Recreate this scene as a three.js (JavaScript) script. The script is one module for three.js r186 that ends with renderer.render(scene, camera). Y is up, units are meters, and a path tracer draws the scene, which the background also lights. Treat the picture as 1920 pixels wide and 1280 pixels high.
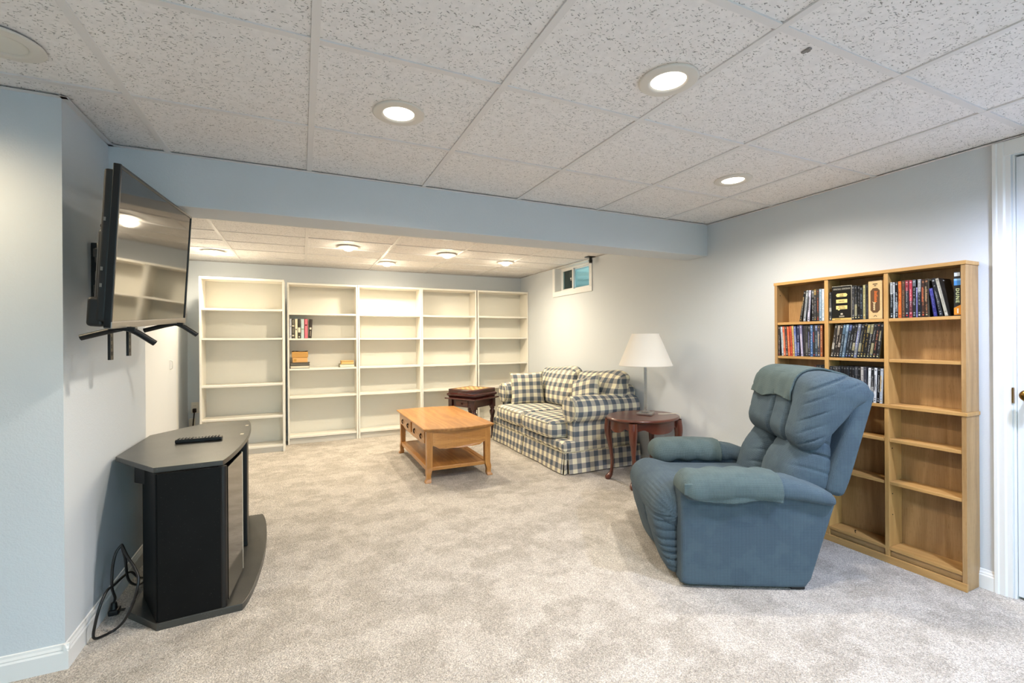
import * as THREE from 'three';
import { RoundedBoxGeometry } from 'three/addons/geometries/RoundedBoxGeometry.js';
import { mergeGeometries, mergeVertices } from 'three/addons/utils/BufferGeometryUtils.js';
import { RectAreaLightUniformsLib } from 'three/addons/lights/RectAreaLightUniformsLib.js';

// ---------------------------------------------------------------- camera, sky, light, exposure
const scene = new THREE.Scene();
const EYE = 1.1876;
const camera = new THREE.PerspectiveCamera(73.391, 1920 / 1280, 0.05, 60);
camera.position.set(0, EYE, 0);
camera.rotation.order = 'YXZ';
camera.rotation.set(-0.0002, -0.4304, -0.0065);
camera.setViewOffset(1920, 1280, 0, 4, 1920, 1280);
scene.add(camera);
const renderer = new THREE.WebGLRenderer({ antialias: true });
renderer.toneMapping = THREE.LinearToneMapping;
renderer.toneMappingExposure = 1.16;
renderer.shadowMap.enabled = true;
RectAreaLightUniformsLib.init();
// lamps: [X, Z, kind]; 'bulb' = flood bulb that stands proud of its trim, 'disc' = recessed warm disc, 'cool' = unseen daylight disc, out of view, 'off' = unlit
const BULB = 4.3, SPILL = 0.34, DISC = 4.6, COOL = 9.5, SKY = 11.5;
const WARM = [1.0, 0.87, 0.66], NEUTRAL = [1.0, 0.91, 0.78], DAY = [0.66, 0.745, 1.0];
const LAMPS = [
  [0.352, 1.817, 'disc', 'round recessed ceiling light nearest the wall television, shining'],
  [1.155, 1.209, 'disc', 'round recessed ceiling light nearest the viewer, shining, the largest in view'],
  [2.214, 1.824, 'disc', 'round recessed ceiling light shining high above the green recliner'],
  [-0.806, 1.862, 'off', 'unlit recessed ceiling light above the left wall corner, cut by the frame edge'],
  [-0.79, 5.354, 'bulb', 'ceiling light with glowing bulb beyond the beam, above the leftmost white bookcase'],
  [0.409, 4.622, 'bulb', 'ceiling light with glowing bulb just beyond the beam, left one of the two nearer ones'],
  [0.898, 5.412, 'bulb', 'ceiling light with glowing bulb close to the back wall, above the middle white bookcases'],
  [1.385, 4.632, 'bulb', 'ceiling light with glowing bulb just beyond the beam, right one of the two nearer ones'],
  [2.153, 4.853, 'bulb', 'ceiling light with glowing bulb beyond the beam, nearest the small basement window'],
  [2.35, 0.35, 'unseen_cool', 'unseen daylight-white ceiling light out of view, lighting the white door and the recliner side'],  // unseen lamp, placed to light the right side from above
  [-1.25, 1.80, 'unseen_wash', 'unseen round ceiling light outside the picture, placed to warm the left wall'],  // unseen lamp, placed to warm the upper left wall
  [0.95, -0.7, 'unseen_cool', 'unseen daylight-white ceiling light behind the viewer, placed to light the foreground'],  // unseen lamp, placed behind the viewer for bluish light in front
];
{
  const w = 128, h = 64, px = new Float32Array(w * h * 4);
  for (let j = 0; j < h; j++) for (let i = 0; i < w; i++) {
    const el = (j + 0.5) / h * Math.PI - Math.PI / 2, t = Math.max(0, Math.sin(el)), k = (j * w + i) * 4;
    const c = el < 0 ? [0.30, 0.33, 0.34] : [0.80 - 0.16 * t, 0.86 - 0.12 * t, 1.0];
    for (let q = 0; q < 3; q++) px[k + q] = c[q] * SKY;
    px[k + 3] = 1;
  }
  const sky = new THREE.DataTexture(px, w, h, THREE.RGBAFormat, THREE.FloatType);
  sky.mapping = THREE.EquirectangularReflectionMapping; sky.magFilter = THREE.LinearFilter; sky.minFilter = THREE.LinearFilter; sky.needsUpdate = true;
  scene.background = sky;
}

// ---------------------------------------------------------------- helpers
const V = (x, y, Z) => new THREE.Vector3(x, y, -Z);           // Z counts away from the viewer
let seed = 7;
const rnd = () => { seed = (seed * 1664525 + 1013904223) >>> 0; return seed / 4294967296; };
const rr = (a, b) => a + (b - a) * rnd();
const clamp = (x, a = 0, b = 1) => Math.min(b, Math.max(a, x));
const lerp = (a, b, t) => a + (b - a) * t;
const sstep = (a, b, x) => { const t = clamp((x - a) / (b - a)); return t * t * (3 - 2 * t); };
const taken = {};
function numbered(name) { const n = taken[name] = (taken[name] ?? -1) + 1; return n ? `${name}_${String(n).padStart(3, '0')}` : name; }
function tag(o, label, category, group, kind) {
  if (label) o.userData.label = label;
  if (category) o.userData.category = category;
  if (group) o.userData.group = group;
  if (kind) o.userData.kind = kind;
  return o;
}
function thing(name, label, category, pos = new THREE.Vector3(), turn = 0, group) {
  const o = new THREE.Group(); o.name = numbered(name); o.position.copy(pos); o.rotation.y = turn; scene.add(o);
  return tag(o, label, category, group);
}
function structure(name) { const o = new THREE.Group(); o.name = name; o.userData.kind = 'structure'; scene.add(o); return o; }
function obj(name, geo, mat, parent = scene) {
  const g = Array.isArray(geo) ? merge(geo) : geo;
  const m = new THREE.Mesh(g, mat); m.castShadow = m.receiveShadow = true;
  if (parent === scene) m.name = numbered(name);
  else { const c = parent.userData.names ??= {}; Object.defineProperty(parent.userData, 'names', { enumerable: false, value: c }); const n = c[name] = (c[name] ?? -1) + 1; m.name = n ? `${name}_${String(n).padStart(3, '0')}` : name; }
  parent.add(m);
  return m;
}
function merge(list) { return mergeGeometries(list.map(g => g.index ? g.toNonIndexed() : g)); }
// planar uv in metres by the dominant axis of each triangle; grain = the axis that v follows
function uvBox(g0, grain = 'y', off = [0, 0]) {
  const g = g0.index ? g0.toNonIndexed() : g0, p = g.attributes.position, uv = new Float32Array(p.count * 2);
  const A = new THREE.Vector3(), B = new THREE.Vector3(), C = new THREE.Vector3(), gi = 'xyz'.indexOf(grain);
  for (let i = 0; i < p.count; i += 3) {
    A.fromBufferAttribute(p, i); B.fromBufferAttribute(p, i + 1); C.fromBufferAttribute(p, i + 2);
    const n = B.clone().sub(A).cross(C.clone().sub(A)), a = [Math.abs(n.x), Math.abs(n.y), Math.abs(n.z)];
    const d = a[0] > a[1] && a[0] > a[2] ? 0 : a[1] > a[2] ? 1 : 2;
    const rest = [0, 1, 2].filter(k => k !== d);
    let v = rest.includes(gi) ? gi : rest[1], u = rest.find(k => k !== v);
    [A, B, C].forEach((q, k) => { uv[(i + k) * 2] = q.getComponent(u) + off[0]; uv[(i + k) * 2 + 1] = q.getComponent(v) + off[1]; });
  }
  g.setAttribute('uv', new THREE.BufferAttribute(uv, 2));
  return g;
}
// rounded box between two corners, uv in metres
function bx(x0, y0, z0, x1, y1, z1, r = 0.002, grain = 'y', off) {
  const w = Math.abs(x1 - x0), h = Math.abs(y1 - y0), d = Math.abs(z1 - z0);
  const g = r > 0 ? new RoundedBoxGeometry(w, h, d, 2, Math.min(r, w / 2.01, h / 2.01, d / 2.01)) : new THREE.BoxGeometry(w, h, d);
  g.translate((x0 + x1) / 2, (y0 + y1) / 2, (z0 + z1) / 2);
  return uvBox(g, grain, off ?? [rr(0, 3), rr(0, 3)]);
}
const cyl = (r0, r1, h, x, y, z, n = 24) => { const g = new THREE.CylinderGeometry(r0, r1, h, n); g.translate(x, y, z); return uvBox(g); };
function tube(points, r, n = 60, k = 8, closed = false) { return uvBox(new THREE.TubeGeometry(new THREE.CatmullRomCurve3(points, closed, 'centripetal'), n, r, k, closed)); }
function lathe(pts, x, y, z, n = 40) { const g = new THREE.LatheGeometry(pts.map(p => new THREE.Vector2(...p)), n); g.translate(x, y, z); return uvBox(g); }
function extrude(shape, depth, bevel = 0, seg = 2) { return new THREE.ExtrudeGeometry(shape, { depth, bevelEnabled: bevel > 0, bevelSize: bevel, bevelThickness: bevel, bevelSegments: seg, bevelOffset: -bevel, curveSegments: 24 }); }
const poly = pts => new THREE.Shape(pts.map(p => new THREE.Vector2(...p)));
// a profile [out, up] run along the floor line from P to Q, standing out along n
function run(profile, P, Q, n) {
  let d = Q.clone().sub(P); const L = d.length(); d.normalize();
  if (n.clone().cross(new THREE.Vector3(0, 1, 0)).dot(d) < 0) { P = Q; d.negate(); }
  const g = extrude(poly(profile), L);
  g.applyMatrix4(new THREE.Matrix4().makeBasis(n, new THREE.Vector3(0, 1, 0), d).setPosition(P));
  return uvBox(g);
}
// ---- distance-field mesher (surface nets)
function sdfMesh(f, b, cell, uvScaleOff) {
  const n = [0, 1, 2].map(k => Math.ceil((b[k + 3] - b[k]) / cell) + 2), [nx, ny, nz] = n;
  const o = [b[0] - cell, b[1] - cell, b[2] - cell];
  const F = new Float32Array(nx * ny * nz), id = new Int32Array(nx * ny * nz).fill(-1);
  let q = 0;
  for (let k = 0; k < nz; k++) for (let j = 0; j < ny; j++) for (let i = 0; i < nx; i++) F[q++] = f(o[0] + i * cell, o[1] + j * cell, o[2] + k * cell);
  const P = [], at = (i, j, k) => i + nx * (j + ny * k);
  for (let k = 0; k < nz - 1; k++) for (let j = 0; j < ny - 1; j++) for (let i = 0; i < nx - 1; i++) {
    let m = 0, sx = 0, sy = 0, sz = 0;
    const c = [];
    let neg = 0;
    for (let e = 0; e < 8; e++) { const v = F[at(i + (e & 1), j + (e >> 1 & 1), k + (e >> 2))]; c.push(v); if (v < 0) neg++; }
    if (neg === 0 || neg === 8) continue;
    for (let e = 0; e < 8; e++) for (const bit of [1, 2, 4]) {
      if (e & bit) continue;
      const a = c[e], d = c[e | bit];
      if (a < 0 === d < 0) continue;
      const t = a / (a - d);
      sx += (e & 1) + (bit === 1 ? t : 0); sy += (e >> 1 & 1) + (bit === 2 ? t : 0); sz += (e >> 2) + (bit === 4 ? t : 0); m++;
    }
    id[at(i, j, k)] = P.length / 3;
    P.push(o[0] + (i + sx / m) * cell, o[1] + (j + sy / m) * cell, o[2] + (k + sz / m) * cell);
  }
  const I = [];
  const quad = (a, b2, c, d, flip) => { if (a < 0 || b2 < 0 || c < 0 || d < 0) return; flip ? I.push(a, c, b2, a, d, c) : I.push(a, b2, c, a, c, d); };
  for (let k = 1; k < nz - 1; k++) for (let j = 1; j < ny - 1; j++) for (let i = 1; i < nx - 1; i++) {
    const s = F[at(i, j, k)] < 0;
    if (s !== F[at(i + 1, j, k)] < 0) quad(id[at(i, j - 1, k - 1)], id[at(i, j, k - 1)], id[at(i, j, k)], id[at(i, j - 1, k)], !s);
    if (s !== F[at(i, j + 1, k)] < 0) quad(id[at(i - 1, j, k - 1)], id[at(i - 1, j, k)], id[at(i, j, k)], id[at(i, j, k - 1)], !s);
    if (s !== F[at(i, j, k + 1)] < 0) quad(id[at(i - 1, j - 1, k)], id[at(i, j - 1, k)], id[at(i, j, k)], id[at(i - 1, j, k)], !s);
  }
  const N = new Float32Array(P.length), e = cell * 0.4;
  for (let v = 0; v < P.length; v += 3) {
    const [x, y, z] = [P[v], P[v + 1], P[v + 2]];
    let gx = f(x + e, y, z) - f(x - e, y, z), gy = f(x, y + e, z) - f(x, y - e, z), gz = f(x, y, z + e) - f(x, y, z - e);
    const l = Math.hypot(gx, gy, gz) || 1, d = clamp(f(x, y, z) / (l / (2 * e)), -cell * 0.5, cell * 0.5);
    gx /= l; gy /= l; gz /= l;
    P[v] -= gx * d; P[v + 1] -= gy * d; P[v + 2] -= gz * d; N[v] = gx; N[v + 1] = gy; N[v + 2] = gz;
  }
  const g = new THREE.BufferGeometry();
  g.setAttribute('position', new THREE.Float32BufferAttribute(P, 3)); g.setAttribute('normal', new THREE.Float32BufferAttribute(N, 3)); g.setIndex(I);
  return uvBox(g, 'y', uvScaleOff ?? [0, 0]);
}
const smin = (a, b, k) => { const h = Math.max(k - Math.abs(a - b), 0) / k; return Math.min(a, b) - h * h * k / 4; };
const smax = (a, b, k) => -smin(-a, -b, k);
function rbox(x, y, z, hx, hy, hz, r) {
  const a = Math.abs(x) - hx + r, b = Math.abs(y) - hy + r, c = Math.abs(z) - hz + r;
  return Math.hypot(Math.max(a, 0), Math.max(b, 0), Math.max(c, 0)) + Math.min(Math.max(a, b, c), 0) - r;
}
function sdPoly(px, py, pts) {
  let d = 1e9, s = 1;
  for (let i = 0, j = pts.length - 1; i < pts.length; j = i++) {
    const ex = pts[j][0] - pts[i][0], ey = pts[j][1] - pts[i][1], wx = px - pts[i][0], wy = py - pts[i][1];
    const t = clamp((wx * ex + wy * ey) / (ex * ex + ey * ey)), bx2 = wx - ex * t, by = wy - ey * t;
    d = Math.min(d, bx2 * bx2 + by * by);
    const c1 = py >= pts[i][1], c2 = py < pts[j][1], c3 = ex * wy > ey * wx;
    if ((c1 && c2 && c3) || (!c1 && !c2 && !c3)) s = -s;
  }
  return s * Math.sqrt(d);
}
const gauss = (x, w) => Math.exp(-x * x / (w * w));
// ---- noise, tiling with period (px, py)
const hsh = (x, y, s) => { let h = Math.imul(x, 374761393) + Math.imul(y, 668265263) + Math.imul(s, 1274126177); h = Math.imul(h ^ h >>> 13, 1274126177); return ((h ^ h >>> 16) >>> 0) / 4294967296; };
function vnoise(x, y, px, py, s) {
  const xi = Math.floor(x), yi = Math.floor(y), fx = x - xi, fy = y - yi, u = fx * fx * (3 - 2 * fx), v = fy * fy * (3 - 2 * fy);
  const m = (a, n) => ((a % n) + n) % n, x0 = m(xi, px), x1 = m(xi + 1, px), y0 = m(yi, py), y1 = m(yi + 1, py);
  return lerp(lerp(hsh(x0, y0, s), hsh(x1, y0, s), u), lerp(hsh(x0, y1, s), hsh(x1, y1, s), u), v);
}
function fbm(u, v, fx, fy, oct, s) { let a = 0, w = 0.5, t = 0; for (let o = 0; o < oct; o++) { a += w * vnoise(u * fx, v * fy, fx, fy, s + o); t += w; w *= 0.5; fx *= 2; fy *= 2; } return a / t; }
function tex(w, h, metresU, metresV, fn, srgb = true) {
  const d = new Uint8Array(w * h * 4);
  for (let j = 0; j < h; j++) for (let i = 0; i < w; i++) { const c = fn(i / w, j / h, i, j), k = (j * w + i) * 4; for (let q = 0; q < 3; q++) d[k + q] = clamp(Math.round(Array.isArray(c) ? c[q] : c), 0, 255); d[k + 3] = 255; }
  const t = new THREE.DataTexture(d, w, h, THREE.RGBAFormat);
  t.wrapS = t.wrapT = THREE.RepeatWrapping; t.magFilter = THREE.LinearFilter; t.minFilter = THREE.LinearMipmapLinearFilter; t.generateMipmaps = true;
  if (srgb) t.colorSpace = THREE.SRGBColorSpace;
  t.repeat.set(1 / metresU, 1 / metresV); t.needsUpdate = true;
  return t;
}
const mixc = (a, b, t) => a.map((x, i) => lerp(x, b[i], t));
const std = o => new THREE.MeshStandardMaterial({ side: THREE.DoubleSide, ...o });

// ---------------------------------------------------------------- materials
const M = {};
{
  const paintBump = tex(512, 512, 0.25, 0.25, (u, v) => 255 * (0.6 * fbm(u, v, 60, 60, 2, 3) + 0.4 * fbm(u, v, 16, 16, 2, 9)), false);
  M.wall = std({ color: new THREE.Color('#d0d5d9'), roughness: 0.82, bumpMap: paintBump, bumpScale: 0.0006 });
  M.trim = std({ color: new THREE.Color('#e6e6e4'), roughness: 0.38 });
  M.door = std({ color: new THREE.Color('#dfe2e6'), roughness: 0.42, bumpMap: paintBump, bumpScale: 0.0003 });
  // lay-in tile: fissures and pinholes
  const S = 1024, pits = new Float32Array(S * S); seed = 11;
  for (let k = 0; k < 2300; k++) {
    const big = rnd() < 0.42, L = big ? rr(3, 9) : rr(1, 3), w = big ? rr(0.9, 1.9) : rr(0.8, 1.5), a = rr(-0.55, 0.55) + (rnd() < 0.25 ? 1.2 : 0), x0 = rnd() * S, y0 = rnd() * S, dep = rr(0.5, 1);
    for (let t = -L; t <= L; t += 0.7) {
      const cx = x0 + Math.cos(a) * t + Math.sin(t * 0.4 + k) * 0.7, cy = y0 + Math.sin(a) * t, ww = w * Math.sqrt(Math.max(0.05, 1 - (t / L) ** 2));
      for (let j = -4; j <= 4; j++) for (let i = -4; i <= 4; i++) { const d = Math.hypot(i, j); if (d < ww + 0.8) { const q = (((cy + j | 0) % S + S) % S) * S + (((cx + i | 0) % S + S) % S); pits[q] = Math.max(pits[q], dep * clamp(ww + 0.8 - d)); } }
    }
  }
  const pit = (i, j) => pits[j * S + i];
  M.tile = std({
    map: tex(S, S, 0.6096, 0.6096, (u, v, i, j) => mixc([236, 233, 231], [112, 109, 106], pit(i, j) * 0.8).map(c => c + (hsh(i, j, 5) - 0.5) * 10 + (fbm(u, v, 40, 40, 2, 8) - 0.5) * 12)),
    bumpMap: tex(S, S, 0.6096, 0.6096, (u, v, i, j) => 235 - 200 * pit(i, j) + (hsh(i, j, 6) - 0.5) * 30, false), bumpScale: 0.002, roughness: 0.95 });
  M.tee = std({ color: new THREE.Color('#e0dddb'), roughness: 0.45 });
  M.dullGrey = std({ color: new THREE.Color('#8d8884'), roughness: 0.8 });  // plain dull grey for the tile chip and the board behind the door
  // cut-pile carpet: tuft grain plus brushed patches with an edge of their own
  const C = 2048;
  M.carpet = std({
    map: tex(C, C, 2.4, 2.4, (u, v, i, j) => {
      const grain = 0.5 * hsh(i >> 1, j >> 1, 21) + 0.5 * vnoise(u * 680, v * 680, 680, 680, 22), p = fbm(u + 0.05 * fbm(u, v, 6, 6, 3, 31), v, 15, 19, 4, 33), q = fbm(u, v, 44, 40, 3, 35);
      const patch = sstep(0.40, 0.56, p) * 0.6 + sstep(0.42, 0.58, q) * 0.4;
      return mixc([175, 167, 156], [197, 189, 179], patch).map(c => c * (0.71 + 0.54 * grain));
    }),
    bumpMap: tex(1024, 1024, 1.2, 1.2, (u, v, i, j) => 255 * (0.6 * vnoise(u * 340, v * 340, 340, 340, 41) + 0.4 * hsh(i, j, 43)), false), bumpScale: 0.006, roughness: 1 });
  // woods: v runs along the grain
  const wood = (w, h, mu, mv, light, dark, rings, pore, s, stretch = 26) => tex(w, h, mu, mv, (u, v, i, j) => {
    const warp = fbm(u, v, 4, 2, 3, s) * 1.6, ring = 0.5 + 0.5 * Math.sin((u * rings + warp * 2.2) * Math.PI * 2), streak = vnoise(u * 220, v * stretch, 220, stretch, s + 5), fine = vnoise(u * 420, v * 50, 420, 50, s + 6);
    const broad = fbm(u, v, 10, 2, 3, s + 9);
    let c = mixc(light, dark, clamp(0.30 * ring + 0.35 * broad + 0.25 * streak));
    if (fine > 1 - pore) c = mixc(c, dark, 0.55);
    return c;
  });
  M.oak = std({ map: wood(512, 1024, 0.5, 1.4, [184, 148, 102], [138, 104, 62], 5, 0.16, 51), roughness: 0.42 });
  M.oakEdge = std({ map: wood(256, 512, 0.5, 1.4, [198, 156, 98], [166, 124, 70], 5, 0.1, 53), roughness: 0.4 });
  M.honey = new THREE.MeshPhysicalMaterial({ side: THREE.DoubleSide, map: wood(512, 1024, 0.5, 1.2, [208, 150, 80], [150, 96, 42], 6, 0.2, 61), roughness: 0.36, clearcoat: 0.35, clearcoatRoughness: 0.22 });
  M.cherry = new THREE.MeshPhysicalMaterial({ side: THREE.DoubleSide, map: wood(512, 512, 0.5, 0.8, [112, 56, 36], [58, 24, 16], 4, 0.08, 71), roughness: 0.3, clearcoat: 0.5, clearcoatRoughness: 0.15 });
  M.cherryDark = new THREE.MeshPhysicalMaterial({ side: THREE.DoubleSide, map: wood(256, 512, 0.4, 0.8, [84, 32, 24], [40, 12, 10], 4, 0.08, 73), roughness: 0.3, clearcoat: 0.5, clearcoatRoughness: 0.15 });
  M.chess = std({ map: tex(256, 256, 1, 1, (u, v, i, j) => { const e = u < 0.06 || v < 0.06 || u > 0.94 || v > 0.94, d = (Math.floor((u - 0.06) / 0.11) + Math.floor((v - 0.06) / 0.11)) & 1, n = (vnoise(u * 90, v * 10, 90, 10, 4) - 0.5) * 22; return (e ? [86, 50, 30] : d ? [150, 108, 62] : [214, 180, 122]).map(c => c + n); }), roughness: 0.4 });
  M.white = std({ color: new THREE.Color('#ece7dc'), roughness: 0.45 });
  M.whiteBack = std({ color: new THREE.Color('#e3dfd4'), roughness: 0.6 });
  M.kick = std({ color: new THREE.Color('#d6d0c6'), roughness: 0.55 });
  const dust = tex(512, 512, 0.9, 0.9, (u, v, i, j) => 9 + 6 * fbm(u, v, 8, 8, 4, 81) + (hsh(i, j, 83) > 0.9975 ? 60 : 0), true);
  M.black = new THREE.MeshPhysicalMaterial({ side: THREE.DoubleSide, map: dust, roughness: 0.5, specularIntensity: 0.3 });
  M.blackTop = std({ map: tex(512, 512, 0.9, 0.9, (u, v, i, j) => mixc([48, 48, 45], [72, 70, 65], fbm(u, v, 10, 10, 4, 85)).map(c => c + (hsh(i, j, 87) > 0.996 ? 70 : 0)), true), roughness: 0.33 });
  M.plasticBlack = std({ color: new THREE.Color('#0e0e0f'), roughness: 0.38 });
  M.plasticGrey = std({ color: new THREE.Color('#1e1d1d'), roughness: 0.5 });
  M.silver = std({ color: new THREE.Color('#8f8a83'), roughness: 0.35, metalness: 0.6 });
  M.screen = new THREE.MeshPhysicalMaterial({ color: new THREE.Color('#050506'), roughness: 0.05, ior: 2.0, specularIntensity: 1 });
  M.smoked = new THREE.MeshPhysicalMaterial({ color: new THREE.Color('#0a0908'), roughness: 0.08, ior: 2.0 });
  M.glassEdge = std({ color: new THREE.Color('#cfc9b8'), roughness: 0.3 });
  M.chrome = std({ color: new THREE.Color('#c9c6c2'), roughness: 0.22, metalness: 1 });
  M.brass = std({ color: new THREE.Color('#8a6a38'), roughness: 0.25, metalness: 1 });
  M.bronze = std({ color: new THREE.Color('#2e2118'), roughness: 0.4, metalness: 0.7 });
  M.shade = new THREE.MeshPhysicalMaterial({ side: THREE.DoubleSide, color: new THREE.Color('#f8f4ee'), roughness: 0.95, transmission: 0.35, thickness: 0, bumpMap: tex(256, 256, 0.1, 0.1, (u, v, i, j) => 128 + 90 * (hsh(i >> 1, 0, 3) - 0.5) + 90 * (hsh(0, j >> 1, 4) - 0.5), false), bumpScale: 0.0003 });
  M.paper = std({ color: new THREE.Color('#e9e2cf'), roughness: 0.9 });
  M.socket = std({ color: new THREE.Color('#e4ddd0'), roughness: 0.4 });
  M.glass = new THREE.MeshPhysicalMaterial({ color: new THREE.Color('#d8f0ee'), roughness: 0.02, transmission: 1, thickness: 0, ior: 1.5 });
  M.screenMesh = std({ color: new THREE.Color('#1c2428'), roughness: 0.9 });
  M.galvanised = std({ color: new THREE.Color('#70786c'), roughness: 0.7 });
  M.concrete = std({ map: tex(256, 256, 1, 1, (u, v, i, j) => 96 + 50 * fbm(u, v, 8, 8, 4, 91) + 20 * (hsh(i, j, 2) - 0.5)), roughness: 0.95 });
  // gingham: two yarns crossing
  const plaid = (cream, mid, dark) => (u, v, i, j) => {
    const a = Math.floor(u * 2) & 1, b = Math.floor(v * 2) & 1, w = ((i >> 1) + (j >> 1)) & 1;
    let c = a && b ? dark : !a && !b ? cream : mid;
    const n = (vnoise(u * 128, v * 128, 128, 128, 5) - 0.5) * 16 + (w ? 5 : -5);
    return c.map(x => x + n);
  };
  const weaveBump = tex(256, 256, 0.096, 0.096, (u, v, i, j) => 128 + 70 * Math.sin(u * Math.PI * 2 * 64) * Math.sin(v * Math.PI * 2 * 64), false);
  M.plaid = std({ map: tex(256, 256, 0.091, 0.091, plaid([228, 220, 192], [160, 156, 149], [88, 97, 107])), bumpMap: weaveBump, bumpScale: 0.0006, roughness: 0.95 });
  M.piping = std({ color: new THREE.Color('#b9b39c'), roughness: 0.95 });
  // corded upholstery: raised bars in a grid, worn lighter in places
  const cord = (c0, c1, wear) => tex(1024, 1024, 0.40, 0.40, (u, v, i, j) => {
    const cx = u * 100 % 1, cy = v * 100 % 1, bar = (cx > 0.25 ? 1 : 0) * (cy > 0.3 ? 1 : 0), p = sstep(0.42, 0.62, fbm(u, v, 6, 6, 4, 101)), n = hsh(i, j, 103);
    return mixc(mixc(c0, c1, 0.15 + 0.6 * bar * (0.5 + 0.5 * n)), wear, 0.14 * p);
  });
  const cordBump = tex(1024, 1024, 0.40, 0.40, (u, v) => { const cx = u * 100 % 1, cy = v * 100 % 1; return 40 + 190 * Math.sin(cx * Math.PI) * Math.sin(cy * Math.PI); }, false);
  M.cord = new THREE.MeshPhysicalMaterial({ side: THREE.DoubleSide, map: cord([44, 58, 69], [102, 120, 131], [110, 128, 130]), bumpMap: cordBump, bumpScale: 0.0016, roughness: 0.95, sheen: 0.25, sheenRoughness: 0.6, sheenColor: new THREE.Color(0.22, 0.28, 0.28) });
  M.cordCover = new THREE.MeshPhysicalMaterial({ side: THREE.DoubleSide, map: cord([54, 68, 70], [110, 126, 126], [114, 130, 126]), bumpMap: cordBump, bumpScale: 0.0016, roughness: 0.95, sheen: 0.25, sheenRoughness: 0.6, sheenColor: new THREE.Color(0.22, 0.28, 0.28) });
  M.darkCloth = std({ color: new THREE.Color('#1c2226'), roughness: 1 });
  const glow = (c, k) => new THREE.MeshStandardMaterial({ color: 0xffffff, emissive: new THREE.Color(...c), emissiveIntensity: k, roughness: 0.5 });
  M.glowDisc = glow(NEUTRAL, 3.2); M.glowBulb = glow(WARM, 9); M.glowCool = glow(DAY, 3); M.glowOff = std({ color: new THREE.Color('#d9d6cc'), roughness: 0.4 });
  M.ring = std({ color: new THREE.Color('#d8d2c8'), roughness: 0.35 });
}

// ---------------------------------------------------------------- the room
const HC = 2.0784, XW = 2.9243, XL = -0.792, ZN = 2.204, ZB = 6.06, ZF = -2.6, XA = -1.14, XF = -3.0, ZC = 3.17;
const BEAM0 = 2.651, BEAM1 = 2.88, BEAMY = 1.835;
const floorM = structure('floor');
{
  const g = bx(XF - 0.2, -0.06, -(ZB + 0.2), XW + 0.2, 0, -(ZF - 0.2), 0, 'z', [0, 0]);
  obj('carpet', g, M.carpet, floorM);
}
// left wall: near face, television wall and alcove as one footprint
const wallLeft = structure('wall_left');
{
  const s = poly([[XF, ZN], [XL, ZN], [XL, ZC], [XA, ZC], [XA, ZB], [XA - 0.15, ZB], [XA - 0.15, ZC + 0.1], [XF, ZC + 0.1]].map(([x, z]) => [x, z]));
  const g = extrude(s, HC + 0.1); g.rotateX(-Math.PI / 2);
  obj('wall_face', uvBox(g), M.wall, wallLeft);
}
const wallBack = structure('wall_back');
obj('wall_face', bx(XA - 0.2, 0, -(ZB + 0.15), XW + 0.2, HC + 0.1, -ZB, 0), M.wall, wallBack);
const DOOR = [0.13, 0.935, 2.003], WIN = [4.275, 5.04, 1.775, 2.0755];
const wallRight = structure('wall_right');
{
  const seg = (z0, z1, y0, y1) => bx(XW, y0, -z1, XW + 0.3, y1, -z0, 0, 'y', [0, 0]);
  obj('wall_face', [seg(ZF - 0.2, DOOR[0], 0, HC + 0.1), seg(DOOR[0], DOOR[1], DOOR[2], HC + 0.1), seg(DOOR[1], WIN[0], 0, HC + 0.1), seg(WIN[0], WIN[1], 0, WIN[2]), seg(WIN[0], WIN[1], WIN[3], HC + 0.1), seg(WIN[1], ZB + 0.2, 0, HC + 0.1)], M.wall, wallRight);
}
const UNSEEN_DOOR = [-0.30, 1.60, 0.05, 1.98];   // opening of the unseen glazed door that lights the beam from behind
const wallFront = structure('wall_front');
{
  const seg = (x0, x1, y0, y1) => bx(x0, y0, -ZF, x1, y1, -ZF + 0.2, 0, 'y', [0, 0]);
  obj('wall_face', [seg(XF - 0.2, UNSEEN_DOOR[0], 0, HC + 0.1), seg(UNSEEN_DOOR[1], XW + 0.3, 0, HC + 0.1), seg(UNSEEN_DOOR[0], UNSEEN_DOOR[1], 0, UNSEEN_DOOR[2]), seg(UNSEEN_DOOR[0], UNSEEN_DOOR[1], UNSEEN_DOOR[3], HC + 0.1)], M.wall, wallFront);
}
const wallSide = structure('wall_far_left');
obj('wall_face', bx(XF - 0.15, 0, -(ZC + 0.1), XF, HC + 0.1, -ZF + 0.2, 0), M.wall, wallSide);
const beam = structure('beam');
obj('beam_face', bx(XL - 0.3, BEAMY, -BEAM1, XW + 0.05, HC + 0.06, -BEAM0, 0.004), M.wall, beam);

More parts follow.
